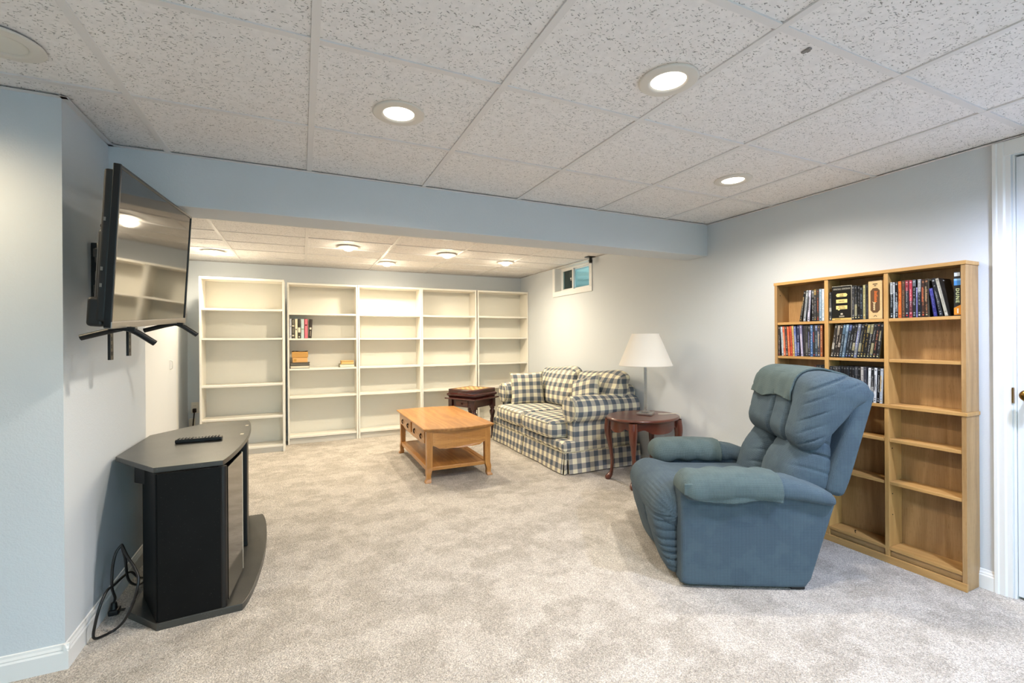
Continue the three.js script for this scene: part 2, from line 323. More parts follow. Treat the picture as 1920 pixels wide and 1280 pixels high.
// dropped ceiling: tiles, tees, wall angle
const ceiling = structure('ceiling');
{
  obj('slab', bx(XF - 0.2, HC + 0.03, -(ZB + 0.2), XW + 0.3, HC + 0.15, -(ZF - 0.2), 0), M.tee, ceiling);
  const xs0 = 0.0416, zs0 = 1.4817, T = 0.6096;
  const geoCache = {};
  const zone = (xs, zs, clipX) => {
    for (let i = 0; i + 1 < xs.length; i++) for (let k = 0; k + 1 < zs.length; k++) {
      let x0 = xs[i] + 0.011, x1 = xs[i + 1] - 0.011, z0 = zs[k] + 0.011, z1 = zs[k + 1] - 0.011;
      if (clipX && clipX(x0, x1, z0, z1)) continue;
      const w = x1 - x0, d = z1 - z0, dy = rr(0.001, 0.005), key = `${w.toFixed(3)} ${d.toFixed(3)} ${Math.floor(rnd() * 2)}`;
      const g = geoCache[key] ??= bx(-w / 2, 0, -d / 2, w / 2, 0.016, d / 2, 0, 'z');
      const m = obj('ceiling_tile', g, M.tile, ceiling); m.position.set((x0 + x1) / 2, HC + 0.003 + dy * 0.6, -(z0 + z1) / 2);
      if (rnd() < 0.5) m.rotation.y = Math.PI;
    }
  };
  const lines = (a, b, o, s) => { const r = [a]; for (let q = o - 40 * s; q < b - 0.02; q += s) if (q > a + 0.02) r.push(q); r.push(b); return r; };
  const xf = lines(XF, XW, xs0, T), zf = lines(ZF, BEAM0, zs0, T);
  zone(xf, zf, (x0, x1, z0) => z0 > ZN + 0.3 && x1 < XL - 0.1);
  const xb = [XA, -0.62, 0.045, 0.79, 1.50, 2.23, XW], zb = [BEAM1, 3.15, 3.56, 3.965, 4.37, 4.775, 5.18, 5.59, ZB];
  zone(xb, zb);
  const tee = (x0, x1, z0, z1) => obj('ceiling_tee', bx(x0, HC - 0.001, -z1, x1, HC + 0.022, -z0, 0.0008), M.tee, ceiling);
  const tee2 = (x0, x1, z0, z1) => obj('ceiling_tee', bx(x0, HC - 0.0002, -z1, x1, HC + 0.0213, -z0, 0.0008), M.tee, ceiling);
  for (const x of xf.slice(1, -1)) tee(x - 0.012, x + 0.012, ZF, x < XL ? ZN : BEAM0);
  for (const z of zf.slice(1, -1)) tee2(XF, XW, z - 0.0115, z + 0.0115);
  for (const x of xb.slice(1, -1)) tee(x - 0.012, x + 0.012, BEAM1, ZB);
  for (const z of zb.slice(1, -1)) tee2(XA, XW, z - 0.0115, z + 0.0115);
  const prof = [[0, 0], [0.022, 0], [0.022, 0.0012], [0.0015, 0.0012], [0.0015, 0.024], [0, 0.024]], X = new THREE.Vector3(1, 0, 0), Zt = new THREE.Vector3(0, 0, 1);
  const Y = HC - 0.002, an = (P, Q, n) => obj('wall_angle', run(prof, P, Q, n), M.tee, ceiling);
  an(V(XF, Y, ZN), V(XL + 0.02, Y, ZN), Zt.clone()); an(V(XL, Y, ZN - 0.02), V(XL, Y, BEAM0), X.clone());
  an(V(XL, Y, BEAM0), V(XW, Y, BEAM0), Zt.clone()); an(V(XW, Y, ZF), V(XW, Y, BEAM0), X.clone().negate());
  an(V(XW, Y, BEAM1), V(XW, Y, ZB), X.clone().negate()); an(V(XA, Y, ZB), V(XW, Y, ZB), Zt.clone()); an(V(XA, Y, ZC), V(XA, Y, ZB), X.clone());
  tag(obj('tile_chip', [bx(1.428, HC - 0.0005, -0.925, 1.440, HC + 0.004, -0.898, 0), bx(1.436, HC - 0.001, -0.915, 1.444, HC + 0.004, -0.905, 0)], M.dullGrey, ceiling), 'small grey chip in a ceiling tile');
}
// baseboards
{
  const prof = [[0, 0], [0.014, 0], [0.014, 0.062], [0.010, 0.068], [0.0105, 0.072], [0.006, 0.080], [0.0045, 0.088], [0, 0.09]];
  const X = new THREE.Vector3(1, 0, 0), Zt = new THREE.Vector3(0, 0, 1), nX = X.clone().negate();
  const base = (name, list) => { const s = structure(name); for (const [P, Q, n] of list) obj('baseboard', run(prof, P, Q, n), M.trim, s); };
  base('baseboard_left', [[V(XF, 0, ZN), V(XL + 0.0139, 0, ZN), Zt], [V(XL, 0, ZN - 0.0139), V(XL, 0, ZC), X]]);
  base('baseboard_right', [[V(XW, 0, 0.998), V(XW, 0, ZB), nX], [V(XW, 0, ZF), V(XW, 0, 0.067), nX]]);
  base('baseboard_back', [[V(XA, 0, ZB), V(XW, 0, ZB), Zt]]);
  base('baseboard_front', [[V(XF, 0, ZF), V(UNSEEN_DOOR[0] - 0.07, 0, ZF), Zt.clone().negate()], [V(UNSEEN_DOOR[1] + 0.07, 0, ZF), V(XW, 0, ZF), Zt.clone().negate()]]);
}
// white door in the right wall
{
  const d = structure('door_1');
  obj('door_slab', bx(XW + 0.012, 0.012, -(DOOR[1] - 0.006), XW + 0.05, DOOR[2] - 0.008, -(DOOR[0] + 0.006), 0.002), M.door, d);
  obj('door_jamb', [bx(XW + 0.001, 0, -DOOR[1] - 0.001, XW + 0.15, DOOR[2], -DOOR[1] + 0.005, 0), bx(XW + 0.001, 0, -DOOR[0] - 0.005, XW + 0.15, DOOR[2], -DOOR[0], 0)], M.trim, d);
  obj('door_back', bx(XW + 0.1, 0, -DOOR[1], XW + 0.3, HC, -DOOR[0], 0), M.dullGrey, d);
  const knob = obj('door_knob', [(() => { const g = new THREE.SphereGeometry(0.026, 24, 16); g.scale(0.72, 1, 1); g.translate(XW - 0.05, 0.926, -0.878); return uvBox(g); })(), (() => { const g = new THREE.CylinderGeometry(0.010, 0.012, 0.05, 16); g.rotateZ(Math.PI / 2); g.translate(XW - 0.02, 0.926, -0.878); return uvBox(g); })(), (() => { const g = new THREE.CylinderGeometry(0.031, 0.033, 0.008, 28); g.rotateZ(Math.PI / 2); g.translate(XW + 0.008, 0.926, -0.878); return uvBox(g); })()], M.brass, d);
  obj('strike_plate', bx(XW - 0.012, 0.885, -(DOOR[1] + 0.004), XW + 0.004, 0.955, -(DOOR[1] - 0.001), 0.001), M.brass, d);
  const t = structure('trim_1');
  const cas = (w) => [[0, 0], [0.016, 0], [0.016, w * 0.2], [0.012, w * 0.28], [0.013, w * 0.6], [0.009, w * 0.72], [0.008, w], [0, w]];
  const vert = (z0, z1, y1) => { const w = z1 - z0, g = extrude(poly(cas(Math.abs(w)).map(([o, k]) => [-o, k * Math.sign(w)])), y1); g.rotateX(-Math.PI / 2); g.translate(XW, 0, -z0); return uvBox(g); };
  obj('casing', vert(0.998, 0.94, HC - 0.004), M.trim, t); obj('casing', vert(0.067, 0.125, HC - 0.004), M.trim, t);
  obj('casing', bx(XW - 0.012, DOOR[2] + 0.004, -0.99, XW, HC - 0.004, -0.075, 0.003), M.trim, t);
}
// closet door in the alcove on the left
{
  const d = structure('door_2');
  obj('door_slab', bx(XA, 0.012, -5.44, XA + 0.022, 2.0, -4.25, 0.003), M.door, d);
  obj('door_stile', bx(XA, 0, -5.56, XA + 0.016, 2.0, -5.445, 0.003), M.trim, d);
  obj('door_handle', tube([V(XA + 0.02, 1.012, 5.21), V(XA + 0.038, 1.008, 5.21), V(XA + 0.042, 0.995, 5.21), V(XA + 0.042, 0.945, 5.21), V(XA + 0.038, 0.934, 5.21), V(XA + 0.02, 0.930, 5.21)], 0.0055, 30, 8), M.trim, d);
}
// basement window: deep reveal, two sliding panes, metal well outside
{
  const w = structure('window_1'), [z0, z1, y0, y1] = WIN, rail = (a, b, c, e, x0, x1) => bx(x0, c, -b, x1, e, -a, 0.003);
  obj('window_casing', [rail(z0 - 0.05, z1 + 0.05, y0 - 0.058, y0, XW - 0.014, XW), rail(z0 - 0.05, z0, y0, HC - 0.003, XW - 0.0145, XW), rail(z1, z1 + 0.05, y0, HC - 0.003, XW - 0.0145, XW)], M.trim, w);
  obj('window_reveal', [bx(XW - 0.01, y0 - 0.004, -z1, XW + 0.3, y0 + 0.004, -z0, 0), bx(XW - 0.01, y0, -z0 - 0.004, XW + 0.3, y1, -z0 + 0.004, 0), bx(XW - 0.01, y0, -z1 - 0.004, XW + 0.3, y1, -z1 + 0.004, 0), bx(XW, y1 - 0.006, -z1, XW + 0.3, y1 + 0.006, -z0, 0)], M.trim, w);
  const x = XW + 0.085, zm = z1 - 0.25;
  obj('window_frame', [rail(z0, z1, y0, y0 + 0.022, x, x + 0.06), rail(z0, z1, y1 - 0.022, y1, x, x + 0.06), rail(z0, z0 + 0.085, y0, y1, x - 0.001, x + 0.061), rail(z1 - 0.018, z1, y0, y1, x - 0.001, x + 0.061)], M.trim, w);
  const sash = (a, b, xo) => {
    const s = obj('window_sash', [rail(a, a + 0.03, y0 + 0.02, y1 - 0.02, x + xo - 0.0008, x + xo + 0.0188), rail(b - 0.03, b, y0 + 0.02, y1 - 0.02, x + xo - 0.0008, x + xo + 0.0188), rail(a, b, y0 + 0.02, y0 + 0.038, x + xo, x + xo + 0.018), rail(a, b, y1 - 0.038, y1 - 0.02, x + xo, x + xo + 0.018)], M.trim, w);
    obj('window_pane', bx(x + xo + 0.007, y0 + 0.03, -b + 0.015, x + xo + 0.010, y1 - 0.03, -a - 0.015, 0), M.glass, s);
    return s;
  };
  sash(z0 + 0.02, zm + 0.01, 0.03); obj('window_screen', bx(x + 0.03, y0 + 0.03, -z1 + 0.03, x + 0.033, y1 - 0.03, -zm - 0.01, 0), M.screenMesh, sash(zm - 0.03, z1 - 0.01, 0.004));
  obj('window_latch', [bx(x - 0.012, 1.90, -zm - 0.012, x + 0.006, 1.94, -zm + 0.008, 0.003), bx(x - 0.02, 1.915, -zm - 0.006, x, 1.925, -zm + 0.004, 0.002)], M.chrome, w);
  const well = structure('window_well'), pts = [];
  for (let k = 0; k <= 40; k++) { const a = -Math.PI / 2 + Math.PI * k / 40; pts.push([a, 0.55]); }
  const g = new THREE.CylinderGeometry(0.62, 0.62, 0.95, 48, 24, true, 0, Math.PI), p = g.attributes.position;
  for (let k = 0; k < p.count; k++) { const f = 1 + 0.018 * Math.sin(p.getY(k) * 2 * Math.PI / 0.068); p.setX(k, p.getX(k) * f); p.setZ(k, p.getZ(k) * f); }
  g.computeVertexNormals(); g.translate(XW + 0.31, 1.98, -(z0 + z1) / 2);
  obj('well_wall', uvBox(g), M.galvanised, well);
  obj('well_floor', bx(XW + 0.3, 1.45, -(z1 + 0.3), XW + 1.0, 1.5, -(z0 - 0.3), 0), M.concrete, well);
}
// unseen glazed door and terrace behind the viewer, placed to light the beam
{
  const w = structure('unseen_window_2'), z = -ZF + 0.08, [x0, x1, y0, y1] = UNSEEN_DOOR, xm = (x0 + x1) / 2, st = (a, b, c, e) => bx(a, c, z, b, e, z + 0.05, 0.004);
  obj('window_frame', [st(x0, x0 + 0.06, y0, y1), st(x1 - 0.06, x1, y0, y1), st(xm - 0.05, xm + 0.05, y0, y1), st(x0 + 0.01, x1 - 0.01, y0 + 0.001, y0 + 0.08), st(x0 + 0.01, x1 - 0.01, y1 - 0.06, y1 - 0.001)], M.trim, w);
  obj('window_pane', bx(x0 + 0.05, y0 + 0.07, z + 0.02, xm - 0.04, y1 - 0.05, z + 0.026, 0), M.glass, w); obj('window_pane', bx(xm + 0.04, y0 + 0.07, z + 0.02, x1 - 0.05, y1 - 0.05, z + 0.026, 0), M.glass, w);
  const c = (a, b, e, f) => bx(a, e, -ZF - 0.014, b, f, -ZF, 0.003);
  obj('window_casing', [c(x0 - 0.06, x0, 0, y1 + 0.06), c(x1, x1 + 0.06, 0, y1 + 0.06), c(x0 - 0.06, x1 + 0.06, y1, y1 + 0.06)], M.trim, w);
  const terrace = structure('ground');
  obj('terrace', bx(-6, -0.15, 2.8, 9, -0.03, 12, 0), M.concrete, terrace);
}

// ---------------------------------------------------------------- ceiling lights
for (const [x, z, kind, label] of LAMPS) {
  const t = thing('ceiling_light', label, 'ceiling light', V(x, HC, z), 0, 'recessed ceiling lights');
  const B = kind === 'bulb';
  obj('trim_ring', lathe(B ? [[0.098, 0.0], [0.1, -0.004], [0.092, -0.008], [0.072, -0.009], [0.064, -0.004], [0.060, 0.002]] : [[0.098, 0.0], [0.1, -0.004], [0.094, -0.008], [0.070, -0.010], [0.062, -0.008], [0.058, -0.002]], 0, 0, 0, 48), M.ring, t);
  if (B) {
    obj('bulb', lathe([[0.0, -0.040], [0.016, -0.039], [0.032, -0.034], [0.043, -0.025], [0.047, -0.014], [0.046, -0.004], [0.0, -0.004]], 0, 0, 0, 32), M.glowBulb, t);
    obj('reflector', lathe([[0.062, -0.002], [0.0, -0.0015]], 0, 0, 0, 32), M.ring, t);
    const l = new THREE.SpotLight(new THREE.Color(...WARM), BULB, 0, 1.545, 0.85, 2); l.position.set(0, -0.044, 0); l.target.position.set(0, -2, 0); t.add(l.target); l.shadow.radius = 2; l.castShadow = true; l.name = 'bulb_light'; t.add(l);
    const q = new THREE.PointLight(new THREE.Color(...WARM), SPILL, 0, 2); q.position.set(0, -0.026, 0); q.shadow.radius = 2; q.castShadow = true; q.name = 'bulb_spill'; t.add(q);
  } else {
    obj('diffuser', lathe([[0.0, -0.0055], [0.045, -0.005], [0.060, -0.003], [0.060, -0.001], [0, -0.001]], 0, 0, 0, 40), kind === 'disc' || kind === 'unseen_wash' ? M.glowDisc : kind === 'unseen_cool' ? M.glowCool : M.glowOff, t);
    if (kind !== 'off') {
      const c = kind === 'unseen_cool' ? DAY : kind === 'unseen_wash' ? [1.0, 0.80, 0.52] : NEUTRAL, l = new THREE.SpotLight(new THREE.Color(...c), kind === 'unseen_cool' ? COOL : kind === 'unseen_wash' ? 2.4 : DISC, 0, 1.42, 0.5, 2);
      l.position.set(0, -0.03, 0); l.target.position.set(0, -2, 0); l.shadow.radius = 2.5; l.castShadow = true; l.name = 'disc_light'; t.add(l, l.target);
    }
  }
}
// ---------------------------------------------------------------- blue-green recliner: x runs from its front to its back, z towards the viewer
{
  const t = thing('recliner', 'blue-green corded recliner with pillowy headrest and fabric arm covers, in front of the oak shelves', 'recliner', V(1.634, 0, 1.645), -0.4835);
  // sewn gathers: sharp, uneven creases that die away from the edge
  const crease = (c, s) => { let d = 0; for (let k = 0; k < 9; k++) { const at = -0.30 + 0.072 * k + 0.018 * (hsh(k, s, 7) - 0.5), w = 0.0055 + 0.004 * hsh(k, s, 8); d += (0.5 + 0.7 * hsh(k, s, 9)) * gauss(c - at, w); } return d; };
  const hArm = a => 0.470 + 0.024 * (1 - ((a - 0.27) / 0.30) ** 2) - 0.10 * Math.max(0, a - 0.55);
  const sidePoly = [[0.0, 0.02], [0.03, 0.012], [0.57, 0.012], [0.60, 0.05], [0.715, 0.41], [0.70, 0.455], [0, 0.47]];
  const panel = (b0, x0 = 0) => (x, y, z) => { const b = -z, crown = 0.012 * (1 - ((x - 0.36) / 0.42) ** 2), d = Math.max(sdPoly(x, y, sidePoly), x0 - x) + 0.018, e = Math.abs(b - b0) - 0.05 - crown + 0.018; return Math.hypot(Math.max(d, 0), Math.max(e, 0)) + Math.min(Math.max(d, e), 0) - 0.018; };
  obj('side_panel', sdfMesh(panel(0.055), [-0.02, 0, -0.14, 0.78, 0.49, 0.03], 0.009), M.cord, t);
  obj('side_panel', sdfMesh(panel(0.745, 0.065), [-0.02, 0, -0.83, 0.78, 0.49, -0.66], 0.010), M.cord, t);
  const arm = (bc, s, sh) => (x, y, z) => {
    const b = -z - bc, yy = y - hArm(x), sag = 0.004 * Math.sin(x * 55 + b * 30) * gauss(b + 0.07 * s, 0.05), tap = 1 - 0.35 * sstep(0.5, 0.73, x);
    return rbox(x - 0.345 - sh / 2, yy / tap + b * b * 1.6, b, 0.360 - sh / 2, 0.046, 0.088, 0.042) * 0.8 + sag;
  };
  const A0 = arm(0.048, -1, 0.03), A1 = arm(0.752, 1, 0.075);
  const capA = (f, bc, sh) => (x, y, z) => smin(f(x, y, z), Math.hypot(x - sh - 0.030, (y - 0.468) * 1.0, Math.max(Math.abs(-z - bc) - 0.042, 0)) - 0.046, 0.03);
  obj('arm_pad', sdfMesh(capA(A0, 0.048, 0.03), [-0.06, 0.36, -0.17, 0.76, 0.58, 0.07], 0.008), M.cord, t);
  obj('arm_pad', sdfMesh(capA(A1, 0.752, 0.075), [-0.06, 0.36, -0.87, 0.76, 0.58, -0.62], 0.009), M.cord, t);
  const cover = (f, side, x1, x0) => (x, y, z) => {
    const b = -z, d = f(x, y, z), hem = 0.426 + 0.008 * Math.sin(x * 19 + 1.2) + 0.03 * gauss(x + 0.02, 0.05);
    const shell = Math.abs(d - 0.006) - 0.0075;
    const out = side < 0 ? -0.040 : 0.840, skirt = rbox(x - (x1 + x0) / 2, y - 0.46, b - out - side * (0.006 * Math.sin(x * 30) * sstep(0.48, 0.42, y) + 0.004), (x1 - x0) / 2, 0.05, 0.0045, 0.004);
    return Math.max(Math.min(shell, skirt), hem - y, x - x1, -(x + 0.03));
  };
  tag(obj('arm_cover', sdfMesh(cover(capA(A0, 0.048, 0.03), -1, 0.448, 0.0), [-0.07, 0.39, -0.18, 0.50, 0.57, 0.08], 0.0055), M.cordCover, t), 'loose fabric cover over the arm');
  obj('arm_cover', sdfMesh(cover(capA(A1, 0.752, 0.075), 1, 0.448, 0.075), [-0.07, 0.39, -0.88, 0.50, 0.57, -0.61], 0.0055), M.cordCover, t);
  // seat with its front roll, gathered at the ends
  obj('seat', sdfMesh((x, y, z) => {
    const b = -z - 0.4, e = sstep(0.27, 0.35, Math.abs(b)), ang = Math.atan2(y - 0.32, -(x + 0.0)) * 0.12;
    const pl = 0.008 * crease(ang, b > 0 ? 3 : 4) * gauss(Math.abs(b) - 0.325, 0.03) + 0.0016 * Math.sin(ang * 260 + 9 * b) * sstep(0.0, 0.3, -b) * (x < 0.1 ? 1 : 0);
    const cush = rbox(x - 0.29, y - 0.335 - 0.02 * (1 - (b / 0.3) ** 2), b, 0.33, 0.085, 0.29, 0.06);
    const roll = Math.hypot((x - 0.004) * 0.95, (y - 0.335) * 0.93, Math.max(Math.abs(b) - 0.27, 0) * 1.2) - 0.098 - 0.012 * (1 - (b / 0.34) ** 2);
    return smin(cush, roll, 0.05) + pl;
  }, [-0.15, 0.15, -0.78, 0.64, 0.49, -0.02], 0.0075), M.cord, t);
  // closed footrest: two pads with a sewn line between and gathers down the ends
  obj('footrest', sdfMesh((x, y, z) => {
    const b = -z - 0.40, ax = x - 0.022 + 0.30 * (y - 0.04) - 0.10 * Math.max(0, y - 0.2), seam = 0.026 * gauss(b + 0.05, 0.014);
    const end = sstep(0.25, 0.33, Math.abs(b)), gather = 0.012 * (crease(y - 0.18, b > 0 ? 5 : 6) + crease(y - 0.145, 8)) * gauss(Math.abs(b) - 0.312, 0.030) + 0.008 * crease(y - 0.17, 11) * gauss(b + 0.05, 0.04);
    return rbox(ax, y - 0.172, b, 0.052 + 0.014 * Math.abs(Math.sin((b + 0.05) * 9)), 0.150, 0.335, 0.045) * 0.92 + seam + gather;
  }, [-0.20, 0.0, -0.77, 0.09, 0.36, -0.03], 0.007), M.cord, t);
  obj('base_frame', bx(0.03, 0.03, -0.70, 0.57, 0.26, -0.10, 0.01), M.darkCloth, t);
  for (const [a, b] of [[0.54, 0.03], [0.54, 0.74], [0.05, 0.08], [0.05, 0.70]]) obj('foot', bx(a - 0.03, 0, -b - 0.03, a + 0.035, 0.03, -b + 0.02, 0.004), M.plasticBlack, t);
  // leaning back: s up along it, q forward out of it
  const st = (x, y) => { const dx = x - 0.79, dy = y - 0.43; return [dx * 0.2756 + dy * 0.9613, -dx * 0.9613 + dy * 0.2756]; };
  obj('back_shell', sdfMesh((x, y, z) => {
    const [s, q] = st(x, y), b = -z - 0.392;
    return rbox(s - 0.250, q - 0.045 + 0.25 * b * b, b, 0.272, 0.045, 0.320 - 0.02 * sstep(0.1, -0.12, s), 0.028);
  }, [0.54, 0.20, -0.78, 1.04, 1.02, -0.02], 0.010), M.cord, t);
  obj('back_cushion', sdfMesh((x, y, z) => {
    const [s, q] = st(x, y), b = -z - 0.392, c0 = 0.045, lobe = b - c0 < 0 ? (b - c0 + 0.175) / 0.175 : (b - c0 - 0.135) / 0.135, cr = clamp(1 - lobe * lobe * 0.8);
    const seam = 0.042 * gauss(b - c0, 0.018), pleat = 0.011 * crease(s - 0.085 + 0.35 * Math.abs(b - c0), b > c0 ? 21 : 22) * gauss(b - c0, 0.050) + 0.010 * crease(s - 0.085 - 0.2 * (Math.abs(b) - 0.3), b > 0 ? 23 : 24) * gauss(Math.abs(b) - 0.285, 0.03);
    const bulge = 0.062 * cr - 0.062 * sstep(0.02, 0.26, s);
    return rbox(s - 0.085, q - 0.13, b, 0.235, 0.072 + bulge, 0.305, 0.068) * 0.82 + seam + pleat;
  }, [0.36, 0.26, -0.74, 0.92, 0.82, -0.04], 0.0075), M.cord, t);
  const head = (x, y, z) => {
    const [s, q] = st(x, y), b = -z - 0.384;
    const tuft = gauss(b + 0.150, 0.014) + gauss(b - 0.0, 0.014), low = sstep(0.42, 0.30, s), ae = Math.abs(b);
    const wrap = s + 0.75 * q;
    const gather = 0.010 * crease(wrap - 0.52 - 0.3 * (ae - 0.33), b > 0 ? 31 : 33) * gauss(ae - 0.305, 0.036) * Math.max(sstep(0.14, 0.21, q), sstep(0.45, 0.52, s) * sstep(0.05, 0.1, q)) + 0.010 * crease(wrap - 0.50, 36) * tuft * low;
    const cut = (0.155 - 0.42 * (s - 0.17) - q) * 0.92;
    const nose = rbox(s - 0.347 - 0.010 * Math.cos(b * 5) - 0.03 * b, q - 0.130, b, 0.197 - 0.02 * b, 0.130 + 0.018 * Math.cos(b * 4), 0.330 - 0.015 * sstep(0.4, 0.2, s), 0.090);
    const over = rbox(s - 0.493 - 0.006 * Math.cos(b * 5), q - 0.094, b, 0.056, 0.096, 0.322, 0.050);
    return smin(smax(nose, cut, 0.04), over, 0.05) * 0.9 + 0.034 * tuft * low * sstep(0.12, 0.20, q) + gather;
  };
  obj('headrest', sdfMesh(head, [0.52, 0.54, -0.79, 1.08, 1.10, 0.0], 0.0075), M.cord, t);
  tag(obj('head_cover', sdfMesh((x, y, z) => {
    const [s, q] = st(x, y), b = -z, d = head(x, y, z);
    const hem = 0.372 + 0.010 * Math.sin(b * 22) - 0.02 * (b - 0.5);
    const rp = 0.003 * Math.sin(b * 60) * sstep(0.50, 0.38, s);
    return Math.max(Math.abs(d - 0.0075 - rp) - 0.005, Math.min(Math.max(hem - s, 0.05 - q), Math.max(0.44 - s, q - 0.06)), 0.225 - b, b - 0.655);
  }, [0.50, 0.66, -0.68, 1.08, 1.10, -0.20], 0.0055), M.cordCover, t), 'loose fabric cover draped over the headrest');
}

// ---------------------------------------------------------------- gingham loveseat along the right wall: x = depth, l = along the wall away from the viewer
{
  const t = thing('loveseat', 'small two-seat sofa in blue and cream gingham with rolled arms and a skirt', 'sofa', V(2.055, 0, 3.43));
  const L = 1.64, mesh = (name, f, b, cell, mat = M.plaid, off) => obj(name, sdfMesh((x, y, z) => f(x, y, -z), [b[0], b[1], -b[5], b[3], b[4], -b[2]], cell, off), mat, t);
  mesh('base', (x, y, l) => rbox(x - 0.43, y - 0.20, l - L / 2, 0.40, 0.085, L / 2 - 0.015, 0.02), [0, 0.08, -0.02, 0.86, 0.31, L + 0.02], 0.016);
  obj('underside', bx(0.06, 0.06, -L + 0.05, 0.82, 0.13, -0.05, 0.005), M.darkCloth, t);
  // skirt: hanging panels that flare a little, with pleats at the middle and the corners
  const flare = (g, fx, fz) => { const p = g.attributes.position; for (let i = 0; i < p.count; i++) { const k = (0.195 - p.getY(i)) / 0.195; p.setX(i, p.getX(i) + fx * k); p.setZ(i, p.getZ(i) + fz * k); } g.computeVertexNormals(); return uvBox(g); };
  const panel = (x0, z0, x1, z1) => { const g = new THREE.BoxGeometry(Math.abs(x1 - x0), 0.185, Math.abs(z1 - z0), 8, 6, 8); g.translate((x0 + x1) / 2, 0.1025, (z0 + z1) / 2); return g; };
  const wave = (g, ax) => { const p = g.attributes.position; for (let i = 0; i < p.count; i++) { const k = (0.195 - p.getY(i)) / 0.195, c = ax === 'z' ? p.getZ(i) : p.getX(i), d = 0.006 * k * Math.sin(c * 9); ax === 'z' ? p.setX(i, p.getX(i) + d) : p.setZ(i, p.getZ(i) + d); } return g; };
  obj('skirt', flare(wave(panel(0.018, -0.022, 0.030, -0.80), 'z'), -0.022, 0), M.plaid, t);
  obj('skirt', flare(wave(panel(0.018, -0.83, 0.030, -L + 0.02), 'z'), -0.022, 0), M.plaid, t);
  obj('skirt', flare(wave(panel(0.055, 0.0, 0.84, -0.012), 'x'), 0, 0.016), M.plaid, t);
  obj('skirt', flare(panel(0.055, -L, 0.84, -L + 0.012), 0, -0.016), M.plaid, t);
  obj('skirt_pleat', flare(panel(0.033, -0.79, 0.040, -0.84), -0.020, 0), M.plaid, t);
  obj('skirt_pleat', flare((() => { const g = new THREE.BoxGeometry(0.055, 0.185, 0.008, 2, 6, 1); g.rotateY(Math.PI / 5); g.translate(0.045, 0.1025, -0.018); return g; })(), -0.016, 0.012), M.plaid, t);
  const seamY = 0.197;
  obj('welt', tube([new THREE.Vector3(0.018, seamY, -L), new THREE.Vector3(0.018, seamY, -L / 2), new THREE.Vector3(0.016, seamY, -0.006), new THREE.Vector3(0.024, seamY, 0.0), new THREE.Vector3(0.4, seamY, 0.001), new THREE.Vector3(0.84, seamY, 0)], 0.0045, 120, 6), M.piping, t);
  mesh('front_rail', (x, y, l) => rbox(x - 0.055, y - 0.238 + 0.006 * Math.sin(l * 40) , l - L / 2, 0.045, 0.042, L / 2 - 0.006, 0.028), [-0.01, 0.17, -0.02, 0.12, 0.30, L + 0.02], 0.010);
  // back
  mesh('back_frame', (x, y, l) => rbox(x - 0.76 - 0.06 * (y - 0.4), y - 0.47, l - L / 2, 0.085, 0.275, L / 2 - 0.05, 0.06), [0.60, 0.15, 0, 0.90, 0.78, L], 0.014);
  // rolled arms with oval front panels
  const arm = s => (x, y, l) => {
    const q = s > 0 ? l : L - l;
    const slab = rbox(x - 0.475, y - 0.36, q - 0.085, 0.350, 0.19, 0.062, 0.025);
    const roll = Math.hypot(y - 0.552 + 0.012 * (x - 0.4), q - 0.075) - 0.119 - 0.004 * Math.sin(x * 7);
    const cap = Math.max(roll, Math.abs(x - 0.455) - 0.385);
    const rr2 = smax(roll, Math.abs(x - 0.475) - 0.36, 0.05);
    return smin(slab, rr2, 0.025);
  };
  for (const s of [1, -1]) {
    const l0 = s > 0 ? -0.07 : L - 0.22, l1 = s > 0 ? 0.22 : L + 0.07;
    const a = mesh('arm', arm(s), [0.03, 0.15, l0, 0.87, 0.69, l1], 0.009);
    const lc = s > 0 ? 0.075 : L - 0.075, ring = [];
    mesh('arm_front', (x, y, l) => { const d = Math.hypot((y - 0.556) / 1.04, l - lc) - 0.104, e = Math.abs(x - 0.115) - 0.012 - 0.012 * gauss(Math.hypot(y - 0.565, l - lc), 0.08); return Math.max(d, e) * 0.8; }, [0.07, 0.43, lc - 0.12, 0.15, 0.69, lc + 0.12], 0.006);
    for (let k = 0; k < 24; k++) { const an = k / 24 * Math.PI * 2; ring.push(new THREE.Vector3(0.107, 0.556 + 0.110 * Math.sin(an), -lc + 0.107 * Math.cos(an))); }
    obj('welt', tube(ring, 0.005, 90, 6, true), M.piping, t);
  }
  // seat cushions, with welts round the top edge
  const seat = c => (x, y, l) => { const u = (x - 0.32) / 0.33, w = (l - c) / 0.33, k = clamp(1 - u * u) * clamp(1 - w * w); return rbox(x - 0.32, (y - 0.355) / (1 + 0.26 * k), l - c, 0.335 + 0.014 * Math.cos(w * 1.4), 0.080, 0.321, 0.055) * 0.9; };
  for (const c of [0.493, 1.147]) {
    mesh('seat_cushion', seat(c), [-0.05, 0.24, c - 0.36, 0.70, 0.48, c + 0.36], 0.010, M.plaid, [rr(0, 0.05), 0]);
    for (const yy of [0.422, 0.298]) obj('welt', tube([[0.02, -0.27], [-0.012, -0.24], [-0.018, 0], [-0.012, 0.24], [0.02, 0.318], [0.2, 0.322], [0.60, 0.318], [0.645, 0.25], [0.645, -0.25], [0.60, -0.318], [0.2, -0.322], [0.05, -0.318]].map(([x, w]) => new THREE.Vector3(x, yy - (x < 0.03 ? 0.004 : 0), -(c + w))), 0.0042, 120, 6, true), M.piping, t);
  }
